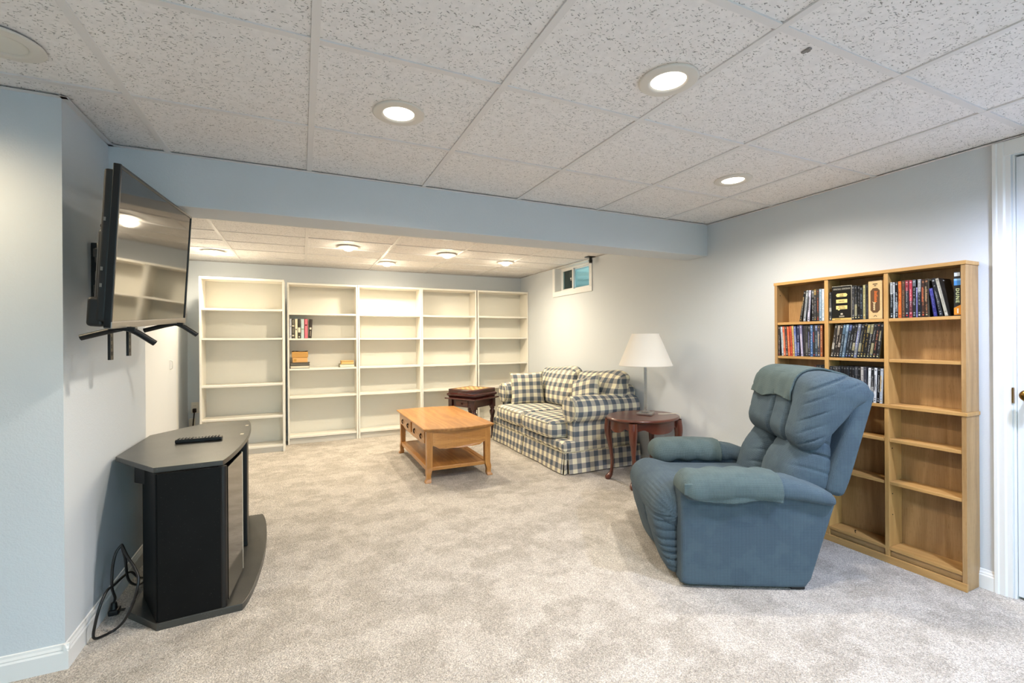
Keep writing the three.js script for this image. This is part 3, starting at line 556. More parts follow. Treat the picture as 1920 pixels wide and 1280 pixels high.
  // two slouching back cushions
  const back = (c, top) => (x, y, l) => {
    const dx = x - 0.60 - 0.30 * (y - 0.46), w = (l - c) / 0.40, v = (y - 0.64) / 0.23, k = clamp(1 - w * w) * clamp(1 - v * v);
    const wr = 0.004 * Math.sin(y * 60 + w * 7) * (1 - k);
    return rbox(dx - 0.005, y - 0.645 - 0.018 * Math.sin(l * 6 + top), (l - c), 0.055 + 0.080 * k, 0.215, 0.385 - 0.02 * v * v, 0.055) * 0.82 + wr;
  };
  mesh('back_cushion', back(0.40, 0.4), [0.38, 0.40, -0.02, 0.90, 0.91, 0.83], 0.010, M.plaid, [0.02, 0.01]);
  mesh('back_cushion', back(1.20, 2.0), [0.38, 0.40, 0.78, 0.90, 0.91, 1.62], 0.010, M.plaid, [0.05, 0.03]);
  // loose throw pillows: knife-edged squares
  const pillowGeo = (w, h, T) => {
    const N = 28, P = [], uv = [], I = [];
    for (const s of [1, -1]) for (let j = 0; j <= N; j++) for (let i = 0; i <= N; i++) {
      const u = i / N * 2 - 1, v = j / N * 2 - 1, th = T * Math.pow(Math.max(0, (1 - u ** 4) * (1 - v ** 4)), 0.55), pu = 1 - 0.06 * (1 - v * v), pv = 1 - 0.06 * (1 - u * u);
      P.push(u * w / 2 * pu, v * h / 2 * pv, s * (th / 2 + 0.002 * Math.sin(u * 11 + v * 5) * (1 - u * u) * (1 - v * v))); uv.push(u * w / 2 + 0.03, v * h / 2 + 0.02);
    }
    const o = (N + 1) ** 2;
    for (let j = 0; j < N; j++) for (let i = 0; i < N; i++) { const a = j * (N + 1) + i, b = a + 1, c = a + N + 1, d = c + 1; I.push(a, b, d, a, d, c, o + a, o + d, o + b, o + a, o + c, o + d); }
    const g = new THREE.BufferGeometry(); g.setAttribute('position', new THREE.Float32BufferAttribute(P, 3)); g.setAttribute('uv', new THREE.Float32BufferAttribute(uv, 2)); g.setIndex(I); g.computeVertexNormals();
    return g;
  };
  const pillow = (label, w, h, T, pos, rot) => {
    const p = thing('throw_pillow', label, 'pillow', pos, 0, 'throw pillows on the gingham sofa'); p.rotation.set(...rot, 'YXZ');
    obj('cover', pillowGeo(w, h, T), M.plaid, p);
    const e = []; for (let k = 0; k < 40; k++) { const a = k / 40 * 4, s = Math.floor(a), f = (a - s) * 2 - 1, [u, v] = [[f, -1], [1, f], [-f, 1], [-1, -f]][s]; e.push(new THREE.Vector3(u * w / 2 * (1 - 0.06 * (1 - v * v)), v * h / 2 * (1 - 0.06 * (1 - u * u)), 0)); }
    obj('welt', tube(e, 0.005, 160, 6, true), M.piping, p);
  };
  pillow('square gingham throw pillow leaning on the far sofa arm, facing the viewer', 0.38, 0.37, 0.15, V(2.375, 0.618, 4.76), [-0.20, -0.30, 0.02]);
  pillow('smaller gingham throw pillow tucked between the near sofa arm and the back cushion', 0.34, 0.34, 0.13, V(2.50, 0.650, 3.75), [-0.34, -1.36, 0.26]);
}
// ---------------------------------------------------------------- honey-oak coffee table: x across, z along; its bowed ends face the viewer and the shelves
{
  const x0 = 0.905, x1 = 1.535, Z0 = 3.70, Z1 = 4.93, cx = (x0 + x1) / 2, cz = (Z0 + Z1) / 2, hw = (x1 - x0) / 2, hl = (Z1 - Z0) / 2, H = 0.452;
  const t = thing('coffee_table', 'honey-oak coffee table with bowed ends, two drawers and a lower shelf', 'coffee table', V(cx, 0, cz));
  const topShape = (g) => { const s = new THREE.Shape(); s.moveTo(-hw - g, -hl + 0.03 - g); s.quadraticCurveTo(0, -hl - 0.075 - g, hw + g, -hl + 0.03 - g); s.lineTo(hw + g, hl - 0.03 + g); s.quadraticCurveTo(0, hl + 0.075 + g, -hw - g, hl - 0.03 + g); s.closePath(); return s; };
  const slab = (g, y, th, bev) => { const q = extrude(topShape(g), th - 2 * bev, bev, 3); q.rotateX(-Math.PI / 2); q.translate(0, y + bev, 0); return uvBox(q, 'z', [0.3, 0.2]); };
  obj('top', [slab(0, H - 0.014, 0.014, 0.006), slab(-0.012, H - 0.026, 0.014, 0.005)], M.honey, t);
  const iw = hw - 0.03, il = hl - 0.045;
  // cabriole corner posts: square, outward knee at the foot
  const leg = (sx, sz) => {
    const g = new THREE.BoxGeometry(0.052, 0.426, 0.052, 3, 40, 3), p = g.attributes.position;
    for (let i = 0; i < p.count; i++) {
      const y = p.getY(i) + 0.213, k = y < 0.11 ? 0.012 * Math.sin((0.11 - y) / 0.11 * Math.PI * 1.0) * (y > 0.03 ? 1 : 0.6) : 0, foot = 0.016 * sstep(0.035, 0.0, y), th = (y < 0.13 && y > 0.02 ? 1 - 0.22 * gauss(y - 0.045, 0.03) : 1) * (1 - 0.10 * sstep(0.40, 0.14, y));
      p.setXYZ(i, p.getX(i) * th + sx * (k * 0.8 + foot), y, p.getZ(i) * th + sz * (k * 0.8 + foot));
    }
    g.computeVertexNormals(); g.translate(sx * (iw - 0.026), 0, sz * (il - 0.026)); return uvBox(g, 'y', [rr(0, 1), rr(0, 1)]);
  };
  for (const sx of [-1, 1]) for (const sz of [-1, 1]) obj('leg', leg(sx, sz), M.honey, t);
  // aprons with a scalloped lower edge
  const apron = (L, top, low, dip) => { const s = new THREE.Shape(), n = 40; s.moveTo(-L / 2, top); s.lineTo(L / 2, top); for (let i = 0; i <= n; i++) { const u = 1 - 2 * i / n, a = Math.abs(u); s.lineTo(u * L / 2, low + dip * (a > 0.72 ? sstep(0.72, 0.98, a) * 0.9 - 0.02 * Math.sin((a - 0.72) * 20) : -0.18 * Math.cos(a / 0.72 * Math.PI * 0.5) - 0.05 * Math.cos(a * 12)) - dip * 0.2); } s.closePath(); return s; };
  for (const s of [1, -1]) { const g = extrude(apron(2 * iw - 0.10, H - 0.03, 0.282, 0.028), 0.02); g.translate(0, 0, s * (il - 0.012) - 0.01); const p = g.attributes.position; for (let i = 0; i < p.count; i++) p.setZ(i, p.getZ(i) + s * 0.018 * (1 - (p.getX(i) / iw) ** 2)); g.computeVertexNormals(); obj('apron', uvBox(g, 'x', [0.2, 0.7]), M.honey, t); }
  for (const s of [1, -1]) { const g = extrude(apron(2 * il - 0.10, H - 0.03, 0.296, 0.030), 0.016); g.rotateY(Math.PI / 2); g.translate(s * (iw - 0.02) - 0.008, 0, 0); obj('apron', uvBox(g, 'z', [0.5, 0.1]), M.honey, t); }
  for (const c of [-0.265, 0.265]) {
    const d = obj('drawer', bx(-iw - 0.004, 0.315, c - 0.235, -iw + 0.02, H - 0.036, c + 0.235, 0.006, 'z'), M.honey, t);
    for (const k of [-0.125, 0.125]) {
      const ring = []; for (let q = 0; q < 20; q++) { const a = q / 20 * Math.PI * 2; ring.push(new THREE.Vector3(-iw - 0.012 - 0.004 * Math.sin(a), 0.352 + 0.016 * Math.sin(a), c + k + 0.016 * Math.cos(a))); }
      const kn = new THREE.SphereGeometry(0.007, 12, 8); kn.translate(-iw - 0.010, 0.372, c + k);
      obj('bail_pull', [tube(ring, 0.0028, 40, 6, true), uvBox(kn), bx(-iw - 0.007, 0.362, c + k - 0.012, -iw - 0.003, 0.382, c + k + 0.012, 0.001)], M.bronze, d);
    }
  }
  obj('lower_shelf', bx(-iw + 0.03, 0.098, -il + 0.03, iw - 0.03, 0.118, il - 0.03, 0.004, 'z'), M.honey, t);
  for (const s of [1, -1]) obj('shelf_rail', bx(s * (iw - 0.052), 0.085, -il + 0.045, s * (iw - 0.008), 0.124, il - 0.045, 0.005, 'z'), M.honey, t);
  for (const s of [1, -1]) obj('shelf_rail', bx(-iw + 0.045, 0.09, s * (il - 0.05), iw - 0.045, 0.121, s * (il - 0.020), 0.005, 'x'), M.honey, t);
}

// ---------------------------------------------------------------- oval cherry side table with cabriole legs
const ST = [2.592, 3.03];
{
  const t = thing('side_table', 'oval dark cherry side table with curved legs, carrying the lamp', 'side table', V(ST[0], 0, ST[1]));
  const ax = 0.318, az = 0.262, H = 0.545;
  const ov = (k) => { const g = k; g.scale(ax, 1, az); return uvBox(g, 'x', [0.1, 0.3]); };
  obj('top', ov(new THREE.LatheGeometry([[0, H - 0.002], [0.90, H - 0.002], [0.925, H - 0.001], [0.955, H], [0.985, H - 0.004], [1, H - 0.010], [0.995, H - 0.018], [0.97, H - 0.023], [0.955, H - 0.026], [0, H - 0.026]].map(p => new THREE.Vector2(...p)), 72)), M.cherry, t);
  // apron: an oval band whose lower edge is scalloped between the legs
  const n = 160, P = [], I = [];
  const legA = [[-0.80, -0.62], [0.80, -0.62], [0.80, 0.62], [-0.80, 0.62]];
  const angs = legA.map(([u, v]) => Math.atan2(v, u)).sort((a, b) => a - b);
  for (let i = 0; i <= n; i++) {
    const a = -Math.PI + i / n * 2 * Math.PI;
    let lo = angs[3] - 2 * Math.PI, hi = angs[0]; for (let k = 0; k < 4; k++) { if (a >= angs[k]) { lo = angs[k]; hi = k < 3 ? angs[k + 1] : angs[0] + 2 * Math.PI; } }
    const f = (a - lo) / (hi - lo), e = Math.abs(f - 0.5) * 2, low = H - 0.105 - 0.012 * Math.cos(e * Math.PI * 1.0) + 0.020 * gauss(e - 0.62, 0.16) - 0.03 * sstep(0.8, 1, e);
    for (const [k, y] of [[0.90, H - 0.024], [0.90, low], [0.86, low], [0.86, H - 0.024]]) P.push(Math.cos(a) * ax * k, y, Math.sin(a) * az * k);
  }
  for (let i = 0; i < n; i++) for (let k = 0; k < 4; k++) { const a = i * 4 + k, b = i * 4 + (k + 1) % 4; I.push(a, a + 4, b, b, a + 4, b + 4); }
  const g = new THREE.BufferGeometry(); g.setAttribute('position', new THREE.Float32BufferAttribute(P, 3)); g.setIndex(I);
  const ng = g.toNonIndexed(); ng.computeVertexNormals(); obj('apron', uvBox(ng, 'x'), M.cherry, t);
  const leg = (sx, sz) => {
    const dir = new THREE.Vector2(sx * 0.75, sz * 0.66).normalize(), rows = 44, k = 14, P2 = [], I2 = [];
    for (let j = 0; j <= rows; j++) {
      const y = (H - 0.026) * (1 - j / rows), q = y / (H - 0.026);
      const off = 0.014 * gauss(q - 0.80, 0.16) - 0.018 * gauss(q - 0.28, 0.22) + 0.022 * sstep(0.14, 0.02, q) , r = 0.0155 + 0.020 * sstep(0.42, 0.92, q) + 0.014 * gauss(q - 0.055, 0.05) - 0.002 * gauss(q - 0.2, 0.1);
      for (let i = 0; i <= k; i++) { const a = i / k * Math.PI * 2, sq = q > 0.6 ? 1 + 0.12 * Math.cos(4 * a) * 0 : 1; P2.push(sx * 0.225 + dir.x * off + Math.cos(a) * r * sq, y, sz * 0.152 + dir.y * off + Math.sin(a) * r * sq); }
    }
    for (let j = 0; j < rows; j++) for (let i = 0; i < k; i++) { const a = j * (k + 1) + i, b = a + k + 1; I2.push(a, a + 1, b, b, a + 1, b + 1); }
    const base = P2.length / 3; P2.push(sx * 0.225 + dir.x * 0.02, 0, sz * 0.152 + dir.y * 0.02); for (let i = 0; i < k; i++) I2.push(rows * (k + 1) + i, rows * (k + 1) + i + 1, base);
    const lg = new THREE.BufferGeometry(); lg.setAttribute('position', new THREE.Float32BufferAttribute(P2, 3)); lg.setIndex(I2); lg.computeVertexNormals();
    return uvBox(lg, 'y', [rr(0, 1), rr(0, 1)]);
  };
  for (const sx of [-1, 1]) for (const sz of [-1, 1]) obj('leg', leg(sx, sz), M.cherry, t);
}
// lamp on it
{
  const t = thing('table_lamp', 'brushed metal table lamp with a white tapered shade on the oval side table', 'lamp', V(2.64, 0.545, 3.05), 0.62);
  obj('base', [bx(-0.062, 0, -0.062, 0.062, 0.020, 0.062, 0.003), bx(-0.028, 0.020, -0.028, 0.028, 0.033, 0.028, 0.002)], M.chrome, t);
  obj('stem', [bx(-0.011, 0.03, -0.011, 0.011, 0.46, 0.011, 0.002), cyl(0.012, 0.012, 0.07, 0, 0.49, 0, 16)], M.chrome, t);
  for (const s of [1, -1]) obj('stem_clip', bx(s * 0.014 - 0.006, 0.02, -0.006, s * 0.014 + 0.006, 0.048, 0.006, 0.002), M.chrome, t);
  obj('shade', lathe([[0.2165, 0.412], [0.219, 0.414], [0.219, 0.418], [0.112, 0.678], [0.112, 0.682], [0.1095, 0.682], [0.1095, 0.678], [0.2165, 0.418], [0.2165, 0.412]], 0, 0, 0, 72), M.shade, t);
  obj('shade_spider', [0, 1, 2].map(k => { const a = k * 2.094; return tube([new THREE.Vector3(0, 0.66, 0), new THREE.Vector3(Math.cos(a) * 0.06, 0.662, Math.sin(a) * 0.06), new THREE.Vector3(Math.cos(a) * 0.111, 0.676, Math.sin(a) * 0.111)], 0.0018, 10, 6); }).concat([cyl(0.008, 0.008, 0.13, 0, 0.60, 0, 12)]), M.chrome, t);
  const b = new THREE.SphereGeometry(0.03, 20, 14); b.translate(0, 0.56, 0); obj('bulb', uvBox(b), M.glowOff, t);
  const c = thing('lamp_cord', 'thin pale lamp cord running over the side table edge to the wall', 'cord');
  obj('cord', tube([V(2.735, 0.549, 3.005), V(2.79, 0.549, 2.98), V(2.85, 0.552, 2.95), V(2.905, 0.545, 2.94), V(2.912, 0.45, 2.93), V(2.914, 0.25, 2.93), V(2.912, 0.006, 2.95)], 0.0028, 60, 6), M.paper, c);
}

// ---------------------------------------------------------------- small games table with turned legs in the far corner, and the chess box on it
{
  const c = V(1.852, 0, 5.192), turn = Math.atan2(0.20, 0.34);
  const t = thing('games_table', 'small dark red-brown table with turned legs and a drawer, behind the coffee table', 'table', c, turn);
  obj('top', bx(-0.232, 0.487, -0.232, 0.232, 0.505, 0.232, 0.006, 'x'), M.cherryDark, t);
  for (const [a, b] of [[1, 0], [-1, 0], [0, 1], [0, -1]]) obj('apron', a ? bx(a * 0.165, 0.40, -0.165, a * 0.18, 0.487, 0.165, 0.002, 'z') : bx(-0.165, 0.40, b * 0.165, 0.165, 0.487, b * 0.18, 0.002, 'x'), M.cherryDark, t);
  for (const s of [1, -1]) {
    const d = obj('drawer', bx(s * 0.178, 0.408, -0.092, s * 0.186, 0.477, 0.092, 0.004, 'z'), M.cherry, t);
    const k = new THREE.SphereGeometry(0.010, 14, 10); k.translate(s * 0.196, 0.442, 0); obj('drawer_knob', uvBox(k), M.cherryDark, d);
  }
  for (const sx of [1, -1]) for (const sz of [1, -1]) obj('leg', [bx(sx * 0.145, 0.38, sz * 0.145, sx * 0.200, 0.487, sz * 0.200, 0.003), lathe([[0, 0.0], [0.014, 0], [0.018, 0.02], [0.013, 0.045], [0.016, 0.10], [0.025, 0.18], [0.028, 0.23], [0.021, 0.265], [0.027, 0.285], [0.035, 0.315], [0.033, 0.335], [0.021, 0.350], [0.028, 0.365], [0.026, 0.382], [0, 0.382]], sx * 0.172, 0, sz * 0.172, 24)], M.cherryDark, t);
  const q = thing('chess_box', 'dark moulded chess box with a checkered top, resting on the small games table', 'game board', c.clone().setY(0.505), turn);
  const ring = (k0, k1, y0, y1) => { const g = new THREE.CylinderGeometry(k1 * Math.SQRT2, k0 * Math.SQRT2, y1 - y0, 4, 1); g.rotateY(Math.PI / 4); g.translate(0, (y0 + y1) / 2, 0); g.computeVertexNormals(); return uvBox(g, 'x'); };
  obj('case', [ring(0.192, 0.198, 0, 0.016), ring(0.198, 0.212, 0.016, 0.026), ring(0.212, 0.212, 0.026, 0.044), ring(0.212, 0.197, 0.044, 0.056), ring(0.197, 0.195, 0.056, 0.070), ring(0.199, 0.199, 0.070, 0.076), ring(0.196, 0.196, 0.076, 0.088), ring(0.199, 0.195, 0.088, 0.100)], M.cherryDark, q);
  const bg = new THREE.BoxGeometry(0.345, 0.003, 0.345); bg.translate(0, 0.1005, 0); obj('board', bg, M.chess, q);
  M.chess.map.repeat.set(1, 1);
}

// ---------------------------------------------------------------- five white bookcases along the back wall
function whiteCase(label, x0, x1, Zf, Zb, top, shelves, kickH = 0.062) {
  const t = thing('white_bookcase', label, 'bookcase', V(x0, 0, Zf), 0, 'white bookcases along the back wall'), w = x1 - x0, d = Zb - Zf, th = 0.018;
  for (const [a, b] of [[0, th], [w - th, w]]) obj('side_panel', bx(a, 0, -d, b, top, 0, 0.0015), M.white, t);
  obj('top_panel', bx(th, top - 0.022, -d + 0.005, w - th, top - 0.001, -0.001, 0.0015), M.white, t);
  shelves.forEach((y, i) => {
    const g = new THREE.BoxGeometry(w - 2 * th - 0.002, 0.020, d - 0.02, 16, 1, 1), p = g.attributes.position, sag = i === shelves.length - 1 ? 0 : rr(0.001, 0.0035);
    for (let k = 0; k < p.count; k++) { const u = p.getX(k) / (w / 2 - th); p.setY(k, p.getY(k) - sag * (1 - u * u)); }
    g.translate(w / 2, y - 0.010, -d / 2 + 0.004); obj('shelf', uvBox(g), M.white, t);
  });
  obj('back_panel', bx(th, kickH, -d, w - th, top - 0.022, -d + 0.006, 0), M.whiteBack, t);
  obj('kick_board', bx(th, 0, -0.045, w - th, kickH, -0.028, 0.001), M.kick, t);
  return t;
}
const CF = 5.80, CB = 6.045, SH = [1.505, 1.215, 0.868, 0.545, 0.09], k5 = CF / 5.85;
whiteCase('leftmost white bookcase, standing forward of the row, wide and empty', -0.936, -0.170, 5.49, 5.74, 1.842, [1.525, 1.22, 0.735, 0.392, 0.078], 0.055);
whiteCase('second white bookcase from the left, holding a few books', -0.150 * k5, 0.621 * k5, CF, CB, 1.852, SH);
whiteCase('third white bookcase from the left, empty, behind the coffee table', 0.625 * k5, 1.404 * k5, CF, CB, 1.852, SH);
whiteCase('fourth white bookcase from the left, empty, behind the small games table', 1.406 * k5, 2.160 * k5, CF, CB, 1.852, SH);
whiteCase('rightmost white bookcase, empty, in the corner behind the sofa arm', 2.174 * k5, 2.945 * k5, CF, CB, 1.852, SH);

// ---------------------------------------------------------------- oak media shelf on the right wall: two stacked units, three columns
const OX = 2.80, OZ0 = 1.052, OZ1 = 1.998, OTOP = 1.541, OC = [[1.677 + 0.008, 1.980], [1.382, 1.663], [1.070, 1.362]], OS = { top: [1.284, 1.070], low: [0.652, 0.428, 0.085] };
{
  const t = thing('oak_shelf', 'wide oak media shelf of square compartments with disc cases, behind the recliner', 'shelf', V(OX, 0, OZ0));
  const X1 = XW - OX - 0.002, L = OZ1 - OZ0, z = Z => -(Z - OZ0), part = (n, x0, y0, Za, x1, y1, Zb2, grain = 'y', m = M.oak) => obj(n, bx(x0, y0, z(Za), x1, y1, z(Zb2), 0.0015, grain), m, t);
  for (const [y0, y1] of [[0.0, 0.815], [0.832, OTOP - 0.018]]) {
    for (const [a, b] of [[OZ0, OC[2][0]], [OC[2][1], OC[1][0]], [OC[1][1], OC[0][0]], [OC[0][1], OZ1]]) part(a === OZ0 || b === OZ1 ? 'side_panel' : 'divider', 0, y0, a, X1, y1, b, 'y', a === OZ0 || b === OZ1 ? M.oak : M.oakEdge);
    part('back_panel', X1 - 0.005, y0, OZ0 + 0.01, X1, y1, OZ1 - 0.01);
  }
  part('top_panel', -0.004, OTOP - 0.018, OZ0 - 0.003, X1, OTOP, OZ1 + 0.003, 'z', M.oakEdge);
  part('middle_panel', -0.004, 0.815, OZ0 - 0.005, X1, 0.832, OZ1 + 0.003, 'z', M.oakEdge);
  for (const c of OC) {
    for (const y of [...OS.top, ...OS.low]) part('shelf', y === 0.085 ? -0.001 : 0.003, y - 0.016, c[0] + 0.0005, X1 - 0.005, y, c[1] - 0.0005, 'z', M.oakEdge);
    part('lip', 0.010, 0.035, c[0] + 0.0005, 0.022, 0.069, c[1] - 0.0005, 'z');
  }
  part('plinth', -0.008, 0.0, OZ0 - 0.002, 0.006, 0.036, OZ1 + 0.002, 'z', M.oakEdge);
  for (const [c, y] of [[0, 1.46], [2, 0.60], [2, 0.36], [2, 0.25]]) obj('peg_hole', (() => { const g = new THREE.CylinderGeometry(0.0028, 0.0028, 0.003, 10); g.rotateX(Math.PI / 2); g.translate(0.03, y, z(OC[c][1] - 0.0005)); return uvBox(g); })(), M.plasticBlack, t);
}
{
  const s = thing('screw', 'small dark screw lying on the bottom shelf behind the recliner', 'screw', V(2.842, 0.085 + 0.0022, 1.548), 0.5);
  const g = new THREE.CylinderGeometry(0.0018, 0.0012, 0.026, 8); g.rotateZ(Math.PI / 2); const h = new THREE.CylinderGeometry(0.004, 0.0025, 0.003, 12); h.rotateZ(Math.PI / 2); h.translate(0.014, 0.0018, 0);
  obj('shank', uvBox(g), M.bronze, s); obj('head', uvBox(h), M.bronze, s);
}
// ---------------------------------------------------------------- disc cases: one atlas of printed spines
const CASES = [];
const DK = '#17171a', K2 = '#232327';
{
  // kind, ground colour, ink, accent, colour word; marks are strokes too small to read, as in the photograph
  const c = (col, row, list) => CASES.push({ col, row, list });
  c(0, 0, [['lean', DK, '#c9c2b4', '#b08a4a', 'black'], ['lean', '#8d9196', '#2a2a2e', '#d8d8da', 'grey'], ['lean', '#b9b6c8', '#54545e', '#2a2a2e', 'lilac'], ['up', '#1d1d20', '#d4d4d6', '#8d9196', 'black'], ['up', '#2c2c31', '#a9a9ac', '#c9a04a', 'charcoal'], ['up', '#33302e', '#d9572c', '#c33a2c', 'orange-lettered'], ['up', '#7d94a8', '#e0e4e8', '#2b3138', 'blue-grey'], ['up', '#bcc4cc', '#6b8aa8', '#e6e6e6', 'pale grey']]);
  c(1, 0, [['up', '#2b2b2d', '#b9b6ae', '#e6e0d0', 'charcoal', 0.165], ['box'], ['up', '#2e2f33', '#b9babd', '#d9cf9a', 'charcoal'], ['up', DK, '#9a9aa0', '#d9cf9a', 'black'], ['up', '#141416', '#8d8d94', '#d9cf9a', 'black'], ['up', '#1b1d22', '#9fb4c8', '#3a4a5c', 'blue-black', 0.178], ['up', '#8f8a62', '#e6dca8', '#b9742c', 'olive'], ['up', DK, '#5a5a60', '#33333a', 'black'], ['scroll']]);
  c(2, 0, [['up', '#16181c', '#c9d0d8', '#e8ecf0', 'black'], ['up', '#b8bfc8', '#22252b', '#f0f2f4', 'silver', 0, 0.006], ['up', '#121317', '#dfe3e8', '#9aa4b0', 'black'], ['up', '#c4602a', '#f0b040', '#7a3420', 'orange'], ['up', '#4c3a30', '#b9845a', '#7d6a5a', 'brown'], ['up', '#2a2a30', '#e4e4e8', '#d0303a', 'red-topped'], ['up', '#a83a4a', '#efe6e6', '#2a2a30', 'crimson'], ['up', '#1e2024', '#dfe4e8', '#8d99a4', 'black'], ['up', '#7d7dc4', '#3c3c78', '#bcbce6', 'violet', 0.15, 0.005], ['up', '#1c1e22', '#c4cacf', '#e6e6e6', 'black'], ['up', '#3c2a26', '#c4865a', '#d05a3a', 'rust'], ['up', '#2c2420', '#d9946a', '#b9b08a', 'dark brown'], ['back', '#2c2c6a', '#8f90d0', '#4a4aa0', 'indigo', 0.14], ['back', '#1b1c22', '#d9dce0', '#8d9aa4', 'black'], ['back', '#a39f92', '#5c584e', '#c4c0b4', 'stone-grey']]);
  c(0, 1, [['up', '#2c2422', '#c9bcae', '#a03a3a', 'dark brown'], ['fall', '#a9b4be', '#e8eef2', '#54606a', 'pale blue-grey'], ['fall', '#c8583a', '#f0b08a', '#e6d0b0', 'coral'], ['fall', '#3a2e2c', '#e0d0bc', '#e6d8c8', 'dark brown'], ['fall', '#d0603c', '#f0c89a', '#f0a040', 'bright orange'], ['fall', '#b8402c', '#e08a6a', '#6a2a20', 'red-orange'], ['fall', '#b99a5c', '#f0e0a8', '#8a5a3a', 'tan'], ['fall', '#6a78b0', '#e6dca8', '#4a548a', 'periwinkle'], ['up', '#22284a', '#dfe4f0', '#8f98d0', 'navy'], ['fall', '#a8a0b8', '#e0d8e4', '#5a5478', 'lavender'], ['up', '#2a2830', '#4a485a', '#1c1c24', 'dark violet'], ['up', '#2e2e2e', '#5a5a58', '#8a8a86', 'charcoal'], ['up', '#1a1a1c', '#c8c8c8', '#7d80c0', 'black'], ['up', '#4a6a9a', '#e0e6ee', '#1e2c44', 'blue'], ['up', '#232326', '#4a4a4e', '#c84a54', 'red-topped black'], ['up', '#2f3e4a', '#d8e4ea', '#8a8cc0', 'slate'], ['up', '#38323a', '#e0b050', '#e8e0dc', 'plum'], ['up', '#8a4a2a', '#e0cfa8', '#d9843a', 'russet']]);
  const M1 = (w, a, n) => ['lean', w, a, n, 'black'];
  c(1, 1, [M1('#2b2624', '#cfc6b4', '#e0d8c8'), M1('#241e1c', '#d8ccbc', '#c8bca8'), M1('#28201e', '#d4c8b8', '#cfc4b4'), ['lean', '#26323c', '#c4d2dc', '#6a8aa8', 'blue-black'], ['lean', '#54687a', '#d0e0ec', '#9ab4cc', 'steel-blue'], M1('#1c222a', '#aab8c4', '#6a7ac0'), M1('#1a1c20', '#b4bcc4', '#7a84c8'), M1('#1e2024', '#c4c4c4', '#d9cf9a'), ['lean', '#6c7076', '#d0d4d8', '#8084c8', 'mid-grey'], M1('#1a1a1c', '#b4b4b0', '#d9cf9a'), ['lean', '#18181a', '#e0b84a', '#cfc48a', 'yellow-lettered black'], ['lean', '#19191c', '#d9b048', '#cfc48a', 'gold-lettered black'], M1('#1b1b1e', '#b8b8b8', '#cfc48a'), M1('#1c1c20', '#bcbcbc', '#cfc48a'), ['lean', '#1a1a1d', '#d87a5a', '#cfc48a', 'red-lettered black'], M1('#17171a', '#b0b0b0', '#cfc48a')]);
  c(1, 2, [...Array.from({ length: 11 }, (_, i) => ['up', ['#26262a', '#1b1b1e', '#232326'][i % 3], '#8d8d90', i % 3 === 1 ? '#c8c4b0' : '#5c5c60', 'black']), ['up', '#a8a4a2', '#3a2e34', '#6a3a54', 'grey-topped'], ['up', '#3a3a42', '#8a8a94', '#5a5a64', 'dark grey'], ['lean2', '#d4d6da', '#8a8c94', '#b0b2b8', 'white'], ['lean2', '#1a1a1d', '#d4d4d4', '#c8c8c8', 'black'], ['lean2', '#c8cacf', '#2a2a30', '#3a3a42', 'light grey'], ['lean2', '#18181b', '#dcdcdc', '#c0c0c4', 'white-lettered black'], ['lean2', '#a8b0bc', '#5a6070', '#c09a5a', 'silver-grey']]);
  c(0, 2, [['up', '#4a2e26', '#8a5a4a', '#5a3a30', 'reddish brown'], ['up', '#1e1e20', '#6a6a6c', '#3a3a3c', 'black'], ['up', '#222224', '#6a6a6c', '#4a4a4c', 'black'], ['up', '#1a1a1c', '#5a5a5c', '#3a3a3c', 'black']]);
}
const SW = 24, SHT = 320, NPR = 84;
const cv = document.createElement('canvas'); cv.width = 2048; cv.height = 1024;
const cx2 = cv.getContext('2d');
cx2.fillStyle = '#151517'; cx2.fillRect(0, 0, 2048, 1024);
seed = 77;
let slot = 0;
function drawSpine(bg, ink, acc) {
  const x = (slot % NPR) * SW, y = Math.floor(slot / NPR) * (SHT + 4); slot++;
  cx2.fillStyle = bg; cx2.fillRect(x, y, SW, SHT);
  const tones = Math.floor(rr(0, 4));
  cx2.globalAlpha = 0.55; cx2.fillStyle = acc;
  if (tones === 0) cx2.fillRect(x, y, SW, rr(50, 110)); else if (tones === 1) cx2.fillRect(x, y + SHT * 0.55, SW, rr(40, 110)); else if (tones === 2) cx2.fillRect(x, y + SHT * 0.2, SW * 0.5, rr(60, 170));
  for (let k = 0; k < 5; k++) { cx2.globalAlpha = 0.22; cx2.fillStyle = rnd() < 0.5 ? ink : acc; cx2.beginPath(); cx2.arc(x + rr(4, SW - 4), y + rr(20, SHT - 30), rr(3, 9), 0, 7); cx2.fill(); }
  cx2.globalAlpha = 1; cx2.fillStyle = ink;
  cx2.globalAlpha = 0.72; let p = y + rr(60, 110); const end = y + rr(210, 265), cw = rr(7, 12);
  while (p < end) { const h = rr(5, 9); if (rnd() < 0.85) { cx2.fillRect(x + SW / 2 - cw / 2, p, cw * rr(0.35, 1), h * 0.45); cx2.fillRect(x + SW / 2 - cw / 2 + rr(0, cw * 0.6), p, cw * 0.35, h); } p += h + rr(2, 4.5); }
  cx2.globalAlpha = 0.6; cx2.fillRect(x + 6, y + 14, 12, rr(8, 16));
  cx2.fillRect(x + 7, y + SHT - 44, 11, 9); cx2.globalAlpha = 0.9; cx2.fillStyle = acc; cx2.fillRect(x + 7, y + SHT - 26, 10, 11); cx2.globalAlpha = 1;
  cx2.fillStyle = 'rgba(0,0,0,0.55)'; cx2.fillRect(x, y, 1.5, SHT); cx2.fillRect(x + SW - 1.5, y, 1.5, SHT);
  return [x, y];
}
